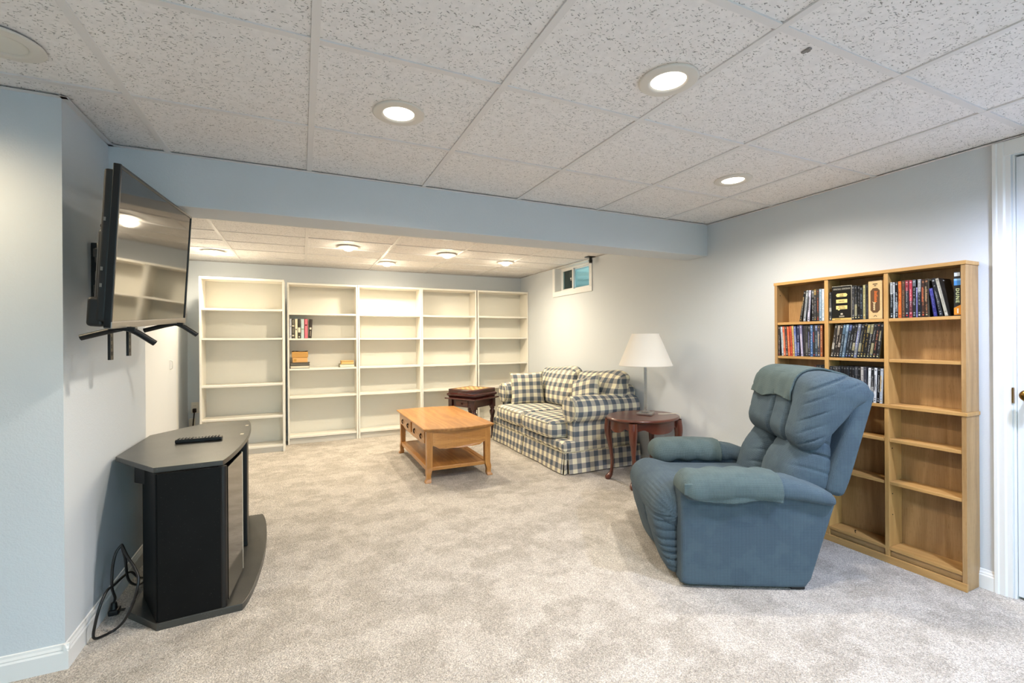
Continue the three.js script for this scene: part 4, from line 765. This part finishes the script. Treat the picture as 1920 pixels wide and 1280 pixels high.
// large printed faces in the lower part of the atlas: [x, y, w, h]
const FACE = { box: [0, 700, 200, 320], scroll: [220, 700, 110, 320], dunes: [350, 700, 60, 320], front: [430, 700, 220, 320] };
{
  const t = cx2; let [x, y, w, h] = FACE.box;
  t.fillStyle = '#0b0a09'; t.fillRect(x, y, w, h); t.fillStyle = '#c9a860'; t.fillRect(x, y + h - 20, w, 20); t.fillStyle = '#b8b4a8'; t.fillRect(x, y, w, 4); t.fillRect(x + w - 5, y, 5, h);
  t.textAlign = 'center'; t.textBaseline = 'middle'; t.fillStyle = '#bdb8ac'; t.font = 'bold 20px serif'; t.fillText('SPECIAL EDITION', x + w / 2, y + 28, 170);
  const gold = '#d8c27e', cxm = x + w / 2;
  t.fillStyle = gold; t.beginPath(); t.moveTo(cxm - 58, y + 84); t.lineTo(cxm - 44, y + 70); t.lineTo(cxm + 44, y + 70); t.lineTo(cxm + 58, y + 84); t.lineTo(cxm + 48, y + 102); t.lineTo(cxm - 48, y + 102); t.closePath(); t.fill(); t.fillRect(cxm - 56, y + 126, 112, 34); t.fillRect(cxm - 56, y + 184, 112, 34); t.beginPath(); t.arc(cxm - 28, y + 216, 12, 0, 7); t.fill();
  t.fillStyle = '#1a140a'; t.font = 'bold 15px sans-serif'; t.fillText('STAR', cxm, y + 79, 80); t.fillText('WARS', cxm, y + 94, 80); t.fillText('EMPIRE', cxm, y + 143, 100); t.font = 'bold 14px serif'; t.fillText('RETURN', cxm, y + 194, 80); t.fillText('of the JEDI', cxm, y + 209, 80);
  t.fillStyle = '#b8b09c'; t.fillRect(cxm - 11, y + 254, 22, 15); t.fillStyle = '#8a8474'; t.fillRect(cxm - 26, y + 278, 52, 13); t.fillStyle = '#6a552a'; t.fillRect(cxm - 70, y + h - 13, 60, 5);
  [x, y, w, h] = FACE.scroll;
  t.fillStyle = '#c9ac7c'; t.fillRect(x, y, w, h); for (let k = 0; k < 160; k++) { t.globalAlpha = 0.10; t.fillStyle = rnd() < 0.5 ? '#8a6a3c' : '#e8d4a8'; t.beginPath(); t.arc(x + rr(3, w - 3), y + rr(3, h - 3), rr(1, 6), 0, 7); t.fill(); } t.globalAlpha = 1;
  t.fillStyle = '#8a6a42'; t.fillRect(x, y, w, 5); t.fillStyle = '#4a3420'; t.fillRect(x + 36, y + 24, 38, 8); t.fillRect(x + 46, y + 38, 18, 7);
  t.fillStyle = '#5c422c'; t.beginPath(); t.moveTo(x + 38, y + 62); t.lineTo(x + w - 38, y + 62); t.lineTo(x + w - 18, y + 84); t.lineTo(x + w - 18, y + 246); t.lineTo(x + w - 38, y + 268); t.lineTo(x + 38, y + 268); t.lineTo(x + 18, y + 246); t.lineTo(x + 18, y + 84); t.closePath(); t.fill();
  t.save(); t.translate(x + w / 2, y + 165); t.rotate(Math.PI / 2); t.fillStyle = '#e8702c'; t.font = 'italic bold 34px serif'; t.fillText('Indiana', -34, -6, 96); t.fillStyle = '#f0d8a8'; t.font = 'italic bold 26px serif'; t.fillText('Jones', 46, 6, 70); t.restore();
  t.strokeStyle = '#3a2616'; t.lineWidth = 5; t.beginPath(); t.arc(x + w / 2, y + 302, 10, Math.PI, 0); t.stroke();
  [x, y, w, h] = FACE.dunes;
  t.fillStyle = '#2a2c30'; t.fillRect(x, y, w, h); t.fillStyle = '#c4ccd4'; t.fillRect(x + 4, y + 6, w - 14, 26); t.fillStyle = '#4a86c4'; t.fillRect(x, y + 50, w, 48); t.fillStyle = '#88b4dc'; t.fillRect(x, y + 50, w, 14); t.fillStyle = '#232320'; t.fillRect(x, y + 98, w, 150); t.fillStyle = '#d0862a'; t.beginPath(); t.moveTo(x, y + 262); t.lineTo(x + w, y + 238); t.lineTo(x + w, y + 312); t.lineTo(x, y + 312); t.fill();
  t.save(); t.translate(x + w / 2, y + 172); t.rotate(Math.PI / 2); t.fillStyle = '#c8d0a0'; t.font = 'bold 40px sans-serif'; t.fillText('DUNE', 0, 0, 110); t.restore();
  t.fillStyle = '#e8e0d0'; t.fillRect(x + 26, y + 266, 12, 36);
  [x, y, w, h] = FACE.front;
  t.fillStyle = '#26231f'; t.fillRect(x, y, w, h); for (let k = 0; k < 90; k++) { t.globalAlpha = 0.12; t.fillStyle = rnd() < 0.5 ? '#4a4a4a' : '#161412'; t.beginPath(); t.arc(x + rr(40, w - 30), y + rr(40, h - 40), rr(4, 26), 0, 7); t.fill(); } t.globalAlpha = 1; t.fillStyle = '#b8b4aa'; t.fillRect(x + 70, y + 16, 46, 6);
}
const atlas = new THREE.CanvasTexture(cv); atlas.colorSpace = THREE.SRGBColorSpace;
M.spine = std({ map: atlas, roughness: 0.28 });
// a box whose front (towards -x) shows a rectangle of the atlas; its other faces take the edge of that rectangle. Origin: bottom, spine plane
function printed(w, h, d, rect, bump = 0.0015, side) {
  const g = new RoundedBoxGeometry(d, h, w, 1, bump).toNonIndexed(); g.translate(d / 2, h / 2, 0);
  const p = g.attributes.position, n = g.attributes.normal, uv = g.attributes.uv, [rx, ry, rw, rh] = rect;
  for (let i = 0; i < p.count; i++) {
    const front = n.getX(i) < -0.5, u = front ? clamp(p.getZ(i) / w + 0.5, 0.02, 0.98) : 0.06, v = clamp(1 - p.getY(i) / h, 0.01, 0.99);
    if (side && n.getZ(i) > 0.5) { uv.setXY(i, (side[0] + clamp(p.getX(i) / d, 0.02, 0.98) * side[2]) / 2048, 1 - (side[1] + v * side[3]) / 1024); continue; }
    uv.setXY(i, (rx + u * rw) / 2048, 1 - (ry + (front ? v : 0.42) * rh) / 1024);
  }
  return g;
}
const ORD = ['first', 'second', 'third', 'fourth', 'fifth', 'sixth', 'seventh', 'eighth', 'ninth', 'tenth', 'eleventh', 'twelfth', 'thirteenth', 'fourteenth', 'fifteenth', 'sixteenth', 'seventeenth', 'eighteenth'];
const colW = ['left', 'middle', 'right'], rowW = ['top', 'second', 'third'], rowY = [OS.top[0], OS.top[1], 0.832];
for (const { col, row, list } of CASES) {
  const [zr, zl] = OC[col], y = rowY[row] + 0.0004;
  const widthOf = e => e[0] === 'box' ? 0.106 : e[0] === 'scroll' ? 0.066 : e[6] || { '10': 0.0132, '01': 0.0138, '12': 0.0142 }[`${col}${row}`] || 0.0146;
  // where each row starts, measured from the left end of its compartment
  let at = { '00': 0.142, '10': 0.004, '20': 0.006, '01': 0.004, '11': 0.008, '12': 0.005, '02': 0.230 }[`${col}${row}`];
  let last = 0;
  const grp = 'disc cases on the oak shelf';
  list.forEach((e, i) => {
    const w = widthOf(e), wide = w * 0.985, h = e[5] || (e[0] === 'box' ? 0.196 : rr(0.186, 0.191));
    const tilt = { lean: col === 0 ? [0.16, 0.11, 0.06][i] : 0.145, lean2: 0.035, back: -(0.13 + 0.035 * (i - 12)), fall: -0.048 }[e[0]] || 0;
    at += 0.0006 + (tilt < last ? h * (last - tilt) : 0); last = tilt;      // a case leans on its neighbour without cutting into it
    const z = zl - at - w / 2;
    const where = `${ORD[i]} from left, ${rowW[row]} row, ${colW[col]} oak column`;
    if (e[0] === 'box') {
      const t = thing('disc_box', 'black boxed set with gold panels standing face out on the oak shelf', 'box', V(OX + 0.004, y, z));
      obj('case', printed(w, 0.196, 0.04, FACE.box, 0.002), M.spine, t);
    } else if (e[0] === 'scroll') {
      const t = thing('disc_box', 'parchment-coloured boxed set with orange script, right end of the middle top compartment', 'box', V(OX + 0.002, y, z));
      obj('case', printed(w, 0.205, 0.10, FACE.scroll, 0.002), M.spine, t);
    } else {
      const rect = [...drawSpine(e[1], e[2], e[3]), SW, SHT];
      const t = thing('disc_case', `${e[4]} disc case, ${where}`, 'disc case', V(OX + rr(0.001, 0.005), y, z), 0, grp);
      t.rotation.x = tilt; if (tilt) t.position.y += Math.abs(Math.sin(tilt)) * wide / 2;
      obj('case', printed(wide, h, 0.112, rect, 0.0015, e[4] === 'stone-grey' ? FACE.front : null), M.spine, t);
    }
    at += tilt ? w / Math.cos(tilt) : w;
  });
}
{
  const t = thing('disc_case', 'disc case with blue sky over orange desert, right end of the top right compartment', 'disc case', V(OX + 0.012, rowY[0] + 0.0004, OC[2][0] + 0.016));
  obj('case', printed(0.028, 0.208, 0.10, FACE.dunes, 0.002), M.spine, t);
}
atlas.needsUpdate = true;

// ---------------------------------------------------------------- books on the second white bookcase
function book(label, w, h, d, cover, page, pos, flat, turn = 0, mark) {
  const t = thing('book', label, 'book', pos, turn, 'books on the second white bookcase'), m = std({ color: new THREE.Color(cover), roughness: 0.6 }), pm = M.paper;
  if (flat) {   // lying: its page block faces the room
    obj('cover', [bx(-w / 2, 0, -d, w / 2, 0.004, 0, 0.001), bx(-w / 2, h - 0.004, -d, w / 2, h, 0, 0.001), bx(-w / 2, 0, -d, w / 2, h, -d + 0.004, 0.001)], m, t);
    obj('pages', bx(-w / 2 + 0.004, 0.004, -d + 0.004, w / 2 - 0.004, h - 0.004, -0.004, 0), page ? std({ color: new THREE.Color(page), roughness: 0.9 }) : pm, t);
  } else {
    const s = new THREE.Shape(); s.moveTo(-w / 2, 0); s.quadraticCurveTo(0, -0.006, w / 2, 0); s.lineTo(w / 2, d); s.lineTo(w / 2 - 0.003, d); s.lineTo(w / 2 - 0.003, 0.004); s.lineTo(-w / 2 + 0.003, 0.004); s.lineTo(-w / 2 + 0.003, d); s.lineTo(-w / 2, d); s.closePath();
    const g = extrude(s, h); g.rotateX(-Math.PI / 2); obj('cover', uvBox(g), m, t);
    obj('pages', bx(-w / 2 + 0.003, 0.003, -d + 0.005, w / 2 - 0.003, h - 0.004, -0.004, 0), pm, t);
    for (const [y0, y1, c, k] of mark || []) obj('spine_mark', bx(-w / 2 * k, h * y0, 0.0022, w / 2 * k, h * y1, 0.0040, 0.0006), std({ color: new THREE.Color(c), roughness: 0.6 }), t);
  }
  return t;
}
{
  const y = SH[1], Z = CF + 0.012, b = [[-0.1285, 0.021, 0.222, '#c4c6ce', 'slim pale lilac-grey book', [[0.1, 0.14, '#6a6a70', 0.5], [0.6, 0.64, '#6a6a70', 0.5]]], [-0.101, 0.030, 0.222, '#3e3a34', 'dark grey-brown book with pale lettering', [[0.6, 0.68, '#d8cfb8', 0.8], [0.1, 0.18, '#d8cfb8', 0.7], [0.25, 0.52, '#8a8374', 0.35], [0.72, 0.95, '#8a8374', 0.4]]], [-0.069, 0.028, 0.222, '#e4dcc0', 'cream book with a small dark mark', [[0.43, 0.48, '#2e2a26', 0.5]]], [-0.038, 0.028, 0.222, '#3c3832', 'dark book with a white label band', [[0.30, 0.56, '#ddd4c0', 0.95], [0.05, 0.10, '#ddd4c0', 0.5]]], [-0.004, 0.034, 0.222, '#bccfce', 'pale blue-green book', [[0.46, 0.50, '#7d9470', 0.9]]], [0.034, 0.036, 0.222, '#c04a5c', 'crimson book with a pink spine', [[0.02, 0.98, '#dd7a88', 0.55], [0.65, 0.72, '#8a2a3a', 0.5]]], [0.072, 0.036, 0.220, '#30251f', 'black-brown book with a white round spot', [[0.46, 0.56, '#e4dccc', 0.55], [0.1, 0.38, '#8a8274', 0.3]]]];
  b.forEach(([x, w, h, c, l, m], i) => { const t = book(`${l}, ${ORD[i]} of seven upright on the white bookcase`, w * 0.93, h, 0.15, c, null, V(x + 0.0125, y, Z), false, 0, m); if (i === 6) { t.rotation.z = -0.05; t.position.x += 0.003; t.position.y += 0.001; } });
  const y2 = SH[2], f = (x, dy, w, h, c, p, l, tn = 0) => book(l, w, h, 0.15, c, p, V(x, y2 + dy, Z), true, tn);
  f(-0.020, 0, 0.200, 0.034, '#3c3833', '#e0d8c4', 'dark book with cream pages, bottom of the left stack on the white shelf'); f(-0.018, 0.0345, 0.205, 0.032, '#5c5850', '#66625a', 'flat grey book, second from the bottom of the left stack', 0.02);
  const box = (x, dy, w, h, c, l, tn, rim) => { const t = thing('wooden_box', l, 'box', V(x, y2 + dy, Z + 0.01), tn); obj('body', bx(-w / 2, 0, -0.13, w / 2, h, 0, 0.006), std({ color: new THREE.Color(c), roughness: 0.6 }), t); if (rim) obj('strap', [tube([[-0.9, -0.01], [-0.4, -0.03], [0.1, -0.02], [0.7, -0.015], [0.95, -0.05], [0.5, -0.10], [-0.3, -0.11], [-0.85, -0.08]].map(([u, z], k) => new THREE.Vector3(u * w / 2, h + 0.004 + 0.004 * Math.sin(k * 2), z)), 0.004, 60, 6, true)], M.bronze, t); else obj('label', bx(-w / 2 + 0.012, h * 0.25, 0.0005, -w / 2 + 0.04, h * 0.75, 0.0012, 0), std({ color: new THREE.Color('#b88a3a'), roughness: 0.7 }), t); return t; };
  box(-0.018, 0.0665, 0.158, 0.056, '#d4a468', 'light tan box in the left stack, under the darker tan one', 0.03);
  box(-0.020, 0.1235, 0.170, 0.066, '#c2914c', 'darker tan box with a leather strap, top of the left stack', -0.02, true);
  f(0.494, 0, 0.165, 0.036, '#8a8a70', '#e8e0c8', 'olive-covered book lying at the bottom of the right pair', 0.03);
  f(0.497, 0.0365, 0.145, 0.040, '#d8b880', '#d9b072', 'tan book lying on the olive book, right end of the shelf', -0.02);
}

// ---------------------------------------------------------------- wall television on its arm
{
  const c = new THREE.Vector3(-0.532, 1.520, -2.320), R = new THREE.Vector3(0.02981562, 0.05897459, -0.99781412), U = new THREE.Vector3(0.07200813, 0.99553746, 0.0609917), N = R.clone().cross(U);
  const t = thing('television', 'black flat-screen television swung out from the left wall, feet still attached', 'television');
  const Nf = new THREE.Vector3(0.9969583, -0.07366924, 0.02543592); if (N.dot(Nf) < 0) R.negate();
  t.matrixAutoUpdate = true; t.position.copy(c); t.quaternion.setFromRotationMatrix(new THREE.Matrix4().makeBasis(R, U, R.clone().cross(U)));
  const s = R.z < 0 ? 1 : -1;     // local x that points away from the viewer
  const w = 0.90, h = 0.531;
  obj('bezel', [bx(-w / 2, h / 2 - 0.012, -0.016, w / 2, h / 2, 0.004, 0.003), bx(-w / 2 - 0.0005, -h / 2 + 0.002, -0.0165, -w / 2 + 0.011, h / 2 + 0.0005, 0.0045, 0.003), bx(w / 2 - 0.011, -h / 2 + 0.002, -0.0165, w / 2 + 0.0005, h / 2 + 0.0005, 0.0045, 0.003)], M.plasticBlack, t);
  obj('chin', bx(-w / 2, -h / 2, -0.016, w / 2, -h / 2 + 0.024, 0.006, 0.003), M.silver, t);
  obj('screen', bx(-w / 2 + 0.010, -h / 2 + 0.022, -0.01, w / 2 - 0.010, h / 2 - 0.011, 0.0005, 0), M.screen, t);
  obj('back_housing', [bx(-w / 2 + 0.006, -h / 2 + 0.02, -0.042, w / 2 - 0.006, h / 2 - 0.018, -0.012, 0.010), bx(-w / 2 + 0.02, -h / 2 + 0.02, -0.055, w / 2 - 0.02, 0.06, -0.02, 0.02), bx(-w / 2 + 0.008, -h / 2 + 0.004, -0.066, w / 2 - 0.008, -h / 2 + 0.10, -0.02, 0.012)], M.plasticGrey, t);
  for (const k of [-0.5, -0.3, 0.3]) obj('port', bx(s * (-w / 2 + 0.0065), k * h / 2, -0.034, s * (-w / 2 + 0.0045), k * h / 2 + 0.012, -0.028, 0.0005), M.silver, t);
  // V-shaped stand feet, still screwed on
  for (const x of [-0.31, 0.31]) {
    const bar = (z1, y1) => tube([new THREE.Vector3(x, -h / 2 - 0.004, z1 * 0.10), new THREE.Vector3(x, -h / 2 - 0.014, z1 * 0.35), new THREE.Vector3(x, -h / 2 + y1, z1)], 0.0105, 24, 10);
    obj('foot', [bar(0.086, -0.050), bar(-0.122, -0.044), bx(x - 0.012, -h / 2 - 0.012, -0.03, x + 0.012, -h / 2 + 0.004, 0.03, 0.003)], M.plasticBlack, t);
  }
  const b = thing('television_mount', 'black wall mount behind the television with two slotted rails hanging below it', 'wall mount');
  const rail = (Z, y0, y1, xo) => { const pts = []; return [bx(xo - 0.005, y0, -Z - 0.015, xo + 0.004, y1, -Z + 0.015, 0.001), ...Array.from({ length: 9 }, (_, k) => bx(xo + 0.004, y0 + 0.015 + k * 0.028, -Z - 0.004, xo + 0.0052, y0 + 0.030 + k * 0.028, -Z + 0.004, 0))]; };
  obj('rail', rail(2.185, 1.120, 1.60, -0.650), M.plasticBlack, b); obj('rail', rail(2.365, 1.130, 1.60, -0.645), M.plasticBlack, b);
  obj('crossbar', [bx(-0.672, 1.49, -2.46, -0.655, 1.52, -2.10, 0.002), bx(-0.672, 1.36, -2.46, -0.655, 1.39, -2.10, 0.002)], M.plasticBlack, b);
  obj('arm', [bx(-0.79, 1.415, -2.50, -0.665, 1.445, -2.46, 0.004), bx(-0.745, 1.39, -2.51, -0.70, 1.47, -2.45, 0.006)], M.plasticBlack, b);
  obj('wall_plate', bx(XL, 1.28, -2.60, XL + 0.02, 1.60, -2.45, 0.003), M.plasticBlack, b);
  obj('clamp', [bx(-0.72, 1.49, -2.32, -0.672, 1.55, -2.26, 0.006), bx(-0.72, 1.42, -2.32, -0.672, 1.46, -2.26, 0.006), bx(-0.72, 1.34, -2.32, -0.672, 1.38, -2.26, 0.006)], M.plasticBlack, b);
  obj('tension_knob', [(() => { const g = new THREE.CylinderGeometry(0.011, 0.011, 0.03, 12); g.rotateX(Math.PI / 2); g.translate(-0.680, 1.628, -2.24); return uvBox(g); })(), bx(-0.690, 1.622, -2.243, -0.645, 1.632, -2.236, 0.001)], M.bronze, b);
}

// ---------------------------------------------------------------- black corner television stand, remote and power cord
{
  const t = thing('tv_stand', 'black corner-shaped television stand with smoked glass door, remote on top', 'tv stand');
  const plan = (k, bow) => { const s = new THREE.Shape(); const p = [[-0.775, 2.655], [-0.562, 2.345], [-0.318 + k, 2.360 - k * 0.3]]; s.moveTo(...p[0]); s.lineTo(...p[1]); s.lineTo(...p[2]); s.bezierCurveTo(-0.300 + k, 2.42, -0.272 + bow, 2.68, -0.272 + bow, 2.915); s.bezierCurveTo(-0.272 + bow, 3.15, -0.300 + k, 3.41, -0.325 + k, 3.48 + k * 0.3); s.lineTo(-0.562, 3.485); s.lineTo(-0.775, 3.175); s.closePath(); return s; };
  const slab = (s, y0, y1) => { const g = extrude(s, y1 - y0 - 0.004, 0.002, 2); g.rotateX(-Math.PI / 2); g.translate(0, y0 + 0.002, 0); return uvBox(g, 'z'); };
  obj('top', slab(plan(0, 0), 0.642, 0.664), M.blackTop, t);
  const basePlan = new THREE.Shape(); [[-0.684, 2.475], [-0.548, 2.318]].forEach((p, i) => i ? basePlan.lineTo(...p) : basePlan.moveTo(...p)); basePlan.lineTo(-0.245, 2.335); basePlan.bezierCurveTo(-0.215, 2.40, -0.192, 2.65, -0.192, 2.90); basePlan.bezierCurveTo(-0.192, 3.15, -0.215, 3.40, -0.245, 3.49); basePlan.lineTo(-0.548, 3.50); basePlan.lineTo(-0.684, 3.35); basePlan.closePath();
  obj('base', slab(basePlan, 0, 0.030), M.blackTop, t);
  const wallP = (a, b, y0 = 0.03, y1 = 0.642, th = 0.016) => { const A = V(a[0], 0, a[1]), B = V(b[0], 0, b[1]), d = B.clone().sub(A), L = d.length(), g = bx(0, y0, -th / 2, L, y1, th / 2, 0.001); g.applyMatrix4(new THREE.Matrix4().makeBasis(d.normalize(), new THREE.Vector3(0, 1, 0), d.clone().cross(new THREE.Vector3(0, 1, 0))).setPosition(A)); return g; };
  obj('side_panel', wallP([-0.545, 2.330], [-0.325, 2.345]), M.black, t); obj('side_panel', wallP([-0.545, 3.485], [-0.325, 3.470]), M.black, t);
  obj('corner_panel', wallP([-0.655, 2.600], [-0.545, 2.330]), M.black, t); obj('corner_panel', wallP([-0.655, 3.215], [-0.545, 3.485]), M.black, t);
  obj('back_panel', wallP([-0.655, 2.60], [-0.655, 3.215]), M.black, t);
  obj('back_flap', wallP([-0.690, 2.60], [-0.640, 2.55], 0.55, 0.642, 0.006), M.plasticBlack, t);
  obj('inner_shelf', bx(-0.64, 0.33, -3.21, -0.34, 0.348, -2.61, 0.002, 'z'), M.black, t);
  for (const [x, Z] of [[-0.318, 2.352], [-0.37, 3.45]]) obj('post', cyl(0.016, 0.016, 0.612, x, 0.336, -Z, 20), M.plasticBlack, t);
  obj('post', bx(-0.322, 0.03, -3.03, -0.284, 0.642, -2.975, 0.006), M.plasticBlack, t);
  const door = obj('glass_door', wallP([-0.303, 2.372], [-0.278, 2.66], 0.045, 0.63, 0.006), M.smoked, t);
  obj('door_edge', wallP([-0.2775, 2.661], [-0.277, 2.667], 0.045, 0.63, 0.0065), M.glassEdge, door);
  for (const [x, Z] of [[-0.309, 2.985], [-0.312, 3.274]]) obj('sticker', bx(x - 0.008, 0.664, -Z - 0.014, x + 0.008, 0.6646, -Z + 0.014, 0), M.paper, t);
  const r = thing('remote_control', 'black remote control lying on the television stand', 'remote', V(-0.49, 0.6642, 2.895), 0.0);
  r.rotation.y = 0.0;
  obj('body', (() => { const g = new RoundedBoxGeometry(0.205, 0.020, 0.046, 3, 0.006); g.translate(0, 0.010, 0.03); return uvBox(g); })(), M.plasticBlack, r);
  for (let i = 0; i < 13; i++) for (let j = 0; j < 3; j++) { if (i > 4 && i < 8 && j !== 1) continue; obj('button', (() => { const g = new RoundedBoxGeometry(0.008, 0.004, 0.008, 1, 0.001); g.translate(-0.088 + i * 0.0145, 0.021, 0.017 + j * 0.012); return uvBox(g); })(), M.plasticGrey, r); }
  const k = thing('power_cord', 'black power cord with plug looped on the carpet beside the television stand', 'power cord');  // power cord of the television
  const loop = [[-0.70, 0.02, 2.80], [-0.698, 0.06, 2.66], [-0.695, 0.153, 2.52], [-0.689, 0.271, 2.46], [-0.694, 0.334, 2.44], [-0.665, 0.298, 2.40], [-0.630, 0.255, 2.365], [-0.612, 0.220, 2.34], [-0.618, 0.165, 2.33], [-0.640, 0.100, 2.345], [-0.672, 0.040, 2.37], [-0.705, 0.007, 2.39], [-0.734, 0.007, 2.36], [-0.752, 0.018, 2.335], [-0.745, 0.08, 2.325], [-0.732, 0.145, 2.335], [-0.723, 0.180, 2.37], [-0.715, 0.178, 2.42], [-0.712, 0.170, 2.50], [-0.710, 0.150, 2.60], [-0.712, 0.07, 2.72], [-0.715, 0.008, 2.85]];
  obj('cord', tube(loop.map(p => V(...p)), 0.0052, 180, 8), M.plasticBlack, k);
  obj('cord', tube([[-0.694, 0.334, 2.44], [-0.709, 0.31, 2.43], [-0.719, 0.25, 2.42], [-0.721, 0.173, 2.42], [-0.735, 0.09, 2.50], [-0.752, 0.05, 2.545]].map(p => V(...p)), 0.0052, 60, 8), M.plasticBlack, k);
  const pz = 0.16;
  obj('plug', [cyl(0.010, 0.017, 0.05, -0.752, 0.026, -2.385 - pz, 12), bx(-0.768, 0.002, -2.408 - pz, -0.732, 0.024, -2.362 - pz, 0.006), bx(-0.735, 0.012, -2.39 - pz, -0.712, 0.016, -2.384 - pz, 0.0005), bx(-0.735, 0.012, -2.378 - pz, -0.712, 0.016, -2.372 - pz, 0.0005)], M.plasticBlack, k);
}
// outlet with a black plug on the back wall, and the small sensor by the window
{
  const t = thing('wall_outlet', 'white wall outlet on the back wall, left of the bookcases, with a black plug', 'outlet', V(-1.075, 0.455, ZB));
  obj('plate', bx(-0.036, -0.060, -0.002, 0.036, 0.060, 0.006, 0.003), M.socket, t);
  for (const y of [0.022, -0.022]) { const s = obj('socket', bx(-0.017, y - 0.015, 0.004, 0.017, y + 0.015, 0.008, 0.003), M.socket, t); obj('slot', [bx(-0.008, y - 0.006, 0.007, -0.006, y + 0.006, 0.0085, 0), bx(0.006, y - 0.006, 0.007, 0.008, y + 0.006, 0.0085, 0)], M.plasticBlack, s); }
  const k = thing('power_cord', 'dark plug and cord hanging from the back wall outlet', 'power cord');  // power cord plugged into the back wall outlet
  obj('plug', bx(-1.092, 0.405, -ZB + 0.006, -1.058, 0.450, -ZB + 0.045, 0.008), M.bronze, k);
  obj('cord', tube([V(-1.075, 0.42, ZB - 0.035), V(-1.08, 0.35, ZB - 0.04), V(-1.09, 0.25, ZB - 0.035), V(-1.10, 0.12, ZB - 0.03), V(-1.05, 0.008, ZB - 0.05), V(-0.90, 0.007, ZB - 0.08)], 0.006, 60, 8), M.bronze, k);
  const a = thing('power_adapter', 'pale plug-in adapter low on the back wall, left of the bookcases', 'adapter', V(-1.10, 0.30, ZB));
  obj('body', bx(-0.028, -0.05, 0.001, 0.028, 0.04, 0.035, 0.006), M.socket, a);
  const s = thing('motion_sensor', 'small black sensor hanging from the ceiling by the basement window', 'sensor', V(2.86, HC, 4.17));
  obj('bracket', bx(-0.045, -0.004, -0.05, 0.05, 0.003, 0.03, 0.001), M.plasticBlack, s);
  obj('housing', [cyl(0.015, 0.015, 0.03, 0, -0.018, 0, 16), cyl(0.021, 0.018, 0.035, 0, -0.05, 0, 16)], M.plasticBlack, s);
}
renderer.render(scene, camera);
